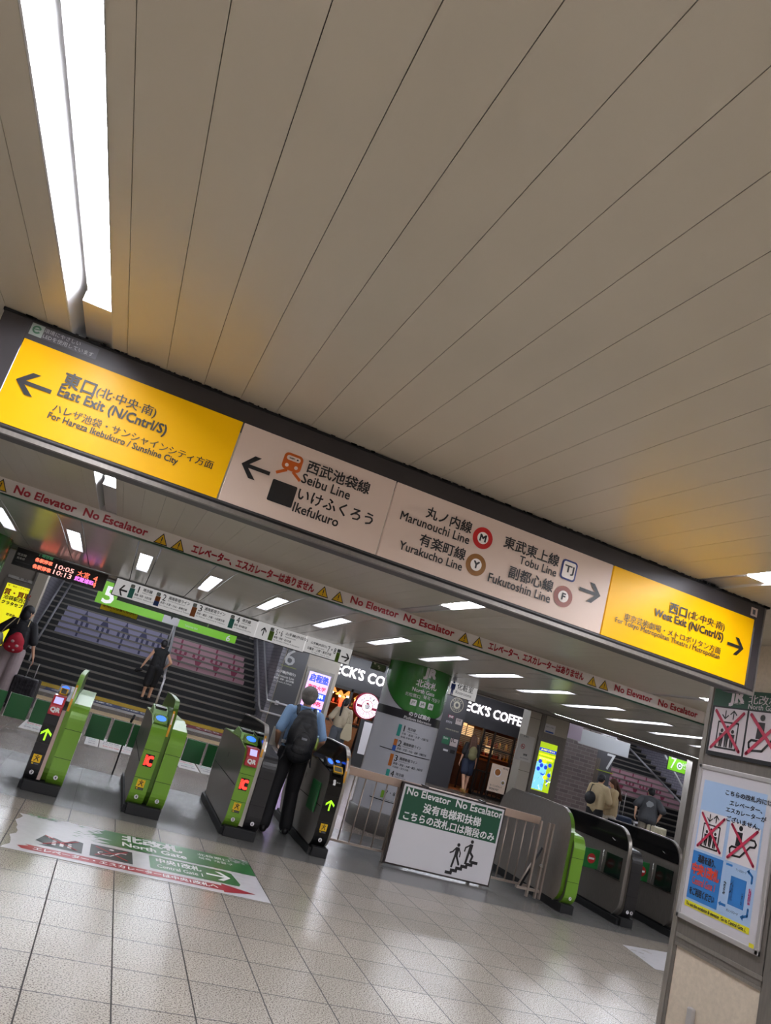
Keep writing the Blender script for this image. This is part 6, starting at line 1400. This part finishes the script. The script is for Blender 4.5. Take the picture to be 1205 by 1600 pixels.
mb = MB(); mb.ball((-0.30, 0.0, 1.0), 1, 16, (0.09, 0.11, 0.17)); P2.fin(mb, 'bag_body', mat('pale green white cloth', 'b9c4b4', 0.7, var=0.1), 0.014, 2, bg); P2.raw(MB().tube([(-0.28, 0.0, 1.13), (-0.24, 0.03, 1.28), (-0.16, 0.02, 1.46), (-0.14, -0.05, 1.45), (-0.24, -0.08, 1.26), (-0.29, -0.03, 1.12)], 0.008, 8), 'strap', _m['cream cord'], bg)
def suitcase(x, y, w, d, h, rz, m, label, handle_h=0.0, two=True, z0=0.055, group=None):
    t = thing('suitcase', (x, y, 0), label, 'suitcase', group); R = Matrix.Rotation(math.radians(rz), 3, 'Z')
    def tr(mb): mb.v = [tuple(Vector((x, y, 0))+R @ Vector(v)) for v in mb.v]; return mb
    tr(MB().box((-w/2, -d/2, z0), (w/2, d/2, z0+h))).build('shell', m, t, 0.035)
    rib = MB()
    for k in range(-3, 4): rib.box((w*0.13*k-0.006, -d/2-0.006, z0+0.05), (w*0.13*k+0.006, -d/2+0.004, z0+h-0.05))
    tr(rib).build('shell_ribs', m, t)
    tr(MB().box((-w/2-0.003, -0.008, z0+0.01), (w/2+0.003, 0.008, z0+h+0.003))).build('zip_seam', satin_black, t)
    tr(MB().tube([(-0.07, -0.03, z0+h), (-0.06, -0.03, z0+h+0.035), (0.06, -0.03, z0+h+0.035), (0.07, -0.03, z0+h)], 0.009, 8)).build('carry_handle', satin_black, t)
    if handle_h:
        tr(MB().tube([(-0.07, 0.06, z0+h-0.01), (-0.07, 0.06, z0+h+handle_h), (0.07, 0.06, z0+h+handle_h), (0.07, 0.06, z0+h-0.01)], 0.008, 8)).build('pull_handle', alu, t)
    for sx in (-1, 1):
        for sy in (-1, 1): tr(MB().tube([(sx*w*0.4-0.012, sy*d*0.36, 0.028), (sx*w*0.4+0.012, sy*d*0.36, 0.028)], 0.028, 12)).build('wheel', rubber, t)
    return t
s1 = PY(58, 1062, 14.3)
hd = P2.W(P2.wr[1])
suitcase(hd.x+0.06, hd.y-0.05, 0.42, 0.26, 0.50, -14, mat('dark floral fabric', '2b282e', 0.6, var=0.9, scale=22), 'dark patterned trolley case pulled by the woman with the red rucksack', 0.26)
# ---- man in black at the stairs
P3 = Person((1.22, 22.14, R_), 10, 1.70, 'dark haired person in sleeveless black top and black shorts on the lowest stair', lean=3, legs=((3, 0), (16, -4)), hands=((-0.40, 0.10, 0.78), (0.26, 0.12, 0.98)), head=(0, 5), elbow=((-1, -1, 0), (1, -1, 0)), skin=skin_l)
P3.body(); P3.hair(hair_b); P3.shirt(mat('black vest', '100f13', 0.75), 0.0, 0.02, hem=0.9, wide=0.012, name='vest'); P3.trousers(mat('black shorts cloth', '121116', 0.75), 0.025, upto=0.53, wide=0.04, name='shorts'); P3.shoes(mat('black sandal', '1b191b', 0.5))
o = MB(); c_ = P3.W(P3.wr[0]+Vector((-0.05, 0.0, -0.12)))
t = thing('hand_bag', tuple(c_), 'small crumpled black bag in the left hand of the person in black', 'bag'); mb = MB().ball((c_.x, c_.y, c_.z), 1, 14, (0.10, 0.05, 0.05)).ball((c_.x-0.06, c_.y, c_.z-0.05), 1, 12, (0.06, 0.04, 0.05)); remeshed(mb, 0.014, 2).build('bag_body', black_cloth, t); MB().tube([(c_.x, c_.y, c_.z+0.03), tuple(P3.W(P3.wr[0]+Vector((0, 0, -0.05))))], 0.008, 6).build('strap', black_cloth, t)
# ---- woman outside the coffee shop
P4 = Person((5.98, 19.3, 0), -16, 1.75, 'woman with black ponytail, cream top and grey trousers outside the coffee shop', lean=1, legs=((5, -2), (-6, -8)), hands=((-0.20, 0.16, 0.98), (0.24, 0.06, 0.86)), head=(-30, 4), elbow=((-1, -1, 0), (1, -0.6, 0)), female=True, skin=skin_l)
P4.body(); P4.hair(hair_b, 'pony'); P4.shirt(mat('cream knit', 'b9ab94', 0.7), 0.85, 0.02, hem=0.96, wide=0.01); P4.trousers(mat('slate grey cloth', '5a5f68', 0.7), 0.02, wide=0.05); P4.shoes(mat('dark shoe', '2a2628', 0.5))
t = thing('tote_bag', tuple(P4.W((0.25, -0.05, 0.7))), 'large cream tote bag on the right shoulder of the ponytailed woman', 'bag')
mb = MB(); mb.prism([(0.12, 1.12), (0.28, 1.12), (0.36, 0.78), (0.30, 0.70), (0.08, 0.72), (0.06, 0.82)], -0.22, -0.12, 'Y'); mb.v = [(x_, y_, z_) for x_, y_, z_ in mb.v]; P4.fin(mb, 'bag_body', mat('cream canvas', 'bdb196', 0.75), 0.012, 3, t)
P4.raw(MB().tube([(0.14, -0.16, 1.11), (0.15, -0.12, 1.30), (0.165, -0.03, 1.44), (0.17, 0.05, 1.36), (0.22, 0.0, 1.2), (0.26, -0.15, 1.11)], 0.010, 8), 'strap', _m['cream canvas'], t)
# ---- customer entering the shop
P5 = Person((11.33, 22.25, 0.0), -6, 1.80, 'long haired customer with olive rucksack and navy shorts stepping into the coffee shop', lean=2, legs=((-14, -30), (8, 0)), hands=((-0.25, 0.05, 0.86), (0.26, 0.10, 0.84)), head=(-10, 2), female=True, skin=skin_l)
P5.body(); P5.hair(hair_br, 'long'); P5.shirt(mat('black tee cloth', '1a1719', 0.7), 0.9, 0.02, hem=0.93); P5.trousers(mat('navy shorts cloth', '20293f', 0.7), 0.022, upto=0.34, wide=0.03, name='shorts'); P5.shoes(mat('mustard shoe', 'b08a4a', 0.6))
t = thing('backpack', tuple(P5.W((0, -0.2, 0.95))), 'olive green rucksack on the customer at the shop entrance', 'backpack'); mb = MB(); mb.ball(P5.U(Vector((0, -0.18, 1.20))), 1, 16, (0.13, 0.08, 0.17)); mb.ball(P5.U(Vector((0, -0.18, 1.08))), 1, 16, (0.14, 0.085, 0.12)); P5.fin(mb, 'bag_body', mat('olive canvas', '6f6a48', 0.7), 0.012, 2, t)
for st_ in P5.straps(None, 0.09, 1.05, -0.12): P5.fin(strap_mesh(st_, 0.016, 0.01), 'strap', _m['olive canvas'], 0.009, 1, t)
# ---- couple at right
P6 = Person((11.60, 15.9, 0), -62, 1.71, 'man in a beige T-shirt and black trousers facing a woman by the right stairs', lean=4, legs=((0, 0), (3, 0)), hands=((-0.16, 0.30, 1.02), (0.18, 0.32, 1.0)), head=(-5, 18), elbow=((-1, -1, -0.3), (1, -1, -0.3)), skin=skin_l)
P6.body(); P6.hair(hair_b); P6.shirt(mat('beige tee cloth', 'c8b48e', 0.7), 0.95, 0.026, hem=0.86, wide=0.012); P6.trousers(black_cloth, 0.02, wide=0.02); P6.shoes(mat('dark shoe', '2a2628', 0.5))
t = thing('shoulder_bag', tuple(P6.W((-0.22, -0.15, 0.95))), 'black shoulder bag on the back of the man in beige', 'bag'); mb = MB(); mb.ball((-0.05, -0.24, 1.12), 1, 16, (0.14, 0.08, 0.15)); P6.fin(mb, 'bag_body', nylon, 0.014, 2, t); P6.raw(MB().tube([(-0.10, -0.20, 1.24), (-0.12, -0.10, 1.42), (-0.10, 0.06, 1.43), (0.02, 0.14, 1.28), (0.12, 0.13, 1.08)], 0.012, 8), 'strap', nylon, t)
P7 = Person((12.12, 16.0, 0), 75, 1.68, 'long haired woman in a beige cardigan and white trousers facing the man in beige', lean=2, legs=((0, 0), (3, 0)), hands=((-0.14, 0.26, 0.98), (0.16, 0.20, 0.86)), head=(0, 14), elbow=((-1, -1, -0.3), (1, -1, -0.3)), female=True, skin=skin_l)
P7.body(); P7.hair(hair_br, 'long'); P7.shirt(mat('beige cardigan', 'bda781', 0.75), 1.0, 0.024, hem=0.80, wide=0.02, name='cardigan', full=0.9); P7.trousers(mat('white linen', 'c9c2b2', 0.7), 0.02, wide=0.04); P7.shoes(mat('pale shoe', 'b8aa98', 0.5))
# ---- man in grey with two suitcases
P8 = Person((13.95, 16.9, 0), -38, 1.78, 'man in a dark grey printed T-shirt moving two suitcases near the right stairs', lean=20, legs=((-6, -8), (14, 0)), hands=((-0.30, -0.16, 0.97), (0.24, 0.0, 0.95)), head=(20, 8), elbow=((-1, -1, 0), (1, -1, 0)), skin=skin_l)
P8.body(); P8.hair(hair_b); P8.shirt(mat('charcoal tee cloth', '48494e', 0.7), 0.95, 0.028, hem=0.82, wide=0.035); P8.trousers(mat('khaki grey cloth', '7a7264', 0.7), 0.02, wide=0.02); P8.shoes(mat('pale shoe', 'b8aa98', 0.5))
P8.raw(MB().add([tuple(P8.U(Vector((x_, -0.166, z_)))) for x_, z_ in ((-0.09, 1.24), (-0.03, 1.32), (0.07, 1.30), (0.10, 1.24), (0.04, 1.17), (-0.05, 1.16))], [(0, 1, 2, 3, 4, 5)]), 'shirt_print', mat('faded print', '8e9094', 0.6))
w_ = P8.W(P8.wr[1]); suitcase(w_.x+0.0, w_.y-0.02, 0.46, 0.28, 0.62, 10, mat('cream suitcase shell', 'cfc6aa', 0.4), 'cream hard shell suitcase lifted by the man in dark grey', 0.0, True, w_.z-0.105-0.62-0.035)
w_ = P8.W(P8.wr[0]); suitcase(w_.x-0.05, w_.y+0.05, 0.40, 0.26, 0.50, 10, mat('black suitcase fabric', '17171a', 0.5), 'black suitcase with a pull handle, left of the man in dark grey', 0.22)
w_ = PY(972, 1272, 16.4); suitcase(w_.x, 16.4, 0.46, 0.30, 0.84, 5, mat('navy suitcase shell', '27334a', 0.4), 'navy blue suitcase standing between the couple and the man in grey', 0.55)

# ---- tidy up: short labels, and nothing left without its tags
for o in C.objects:
    if o.parent is None and o.type in ('MESH', 'EMPTY') and o.get('kind') != 'structure' and 'label' not in o: print('UNLABELLED', o.name)
    if 'label' in o and not 4 <= len(o['label'].split()) <= 16: print('LABEL LEN', len(o['label'].split()), o.name, o['label'])
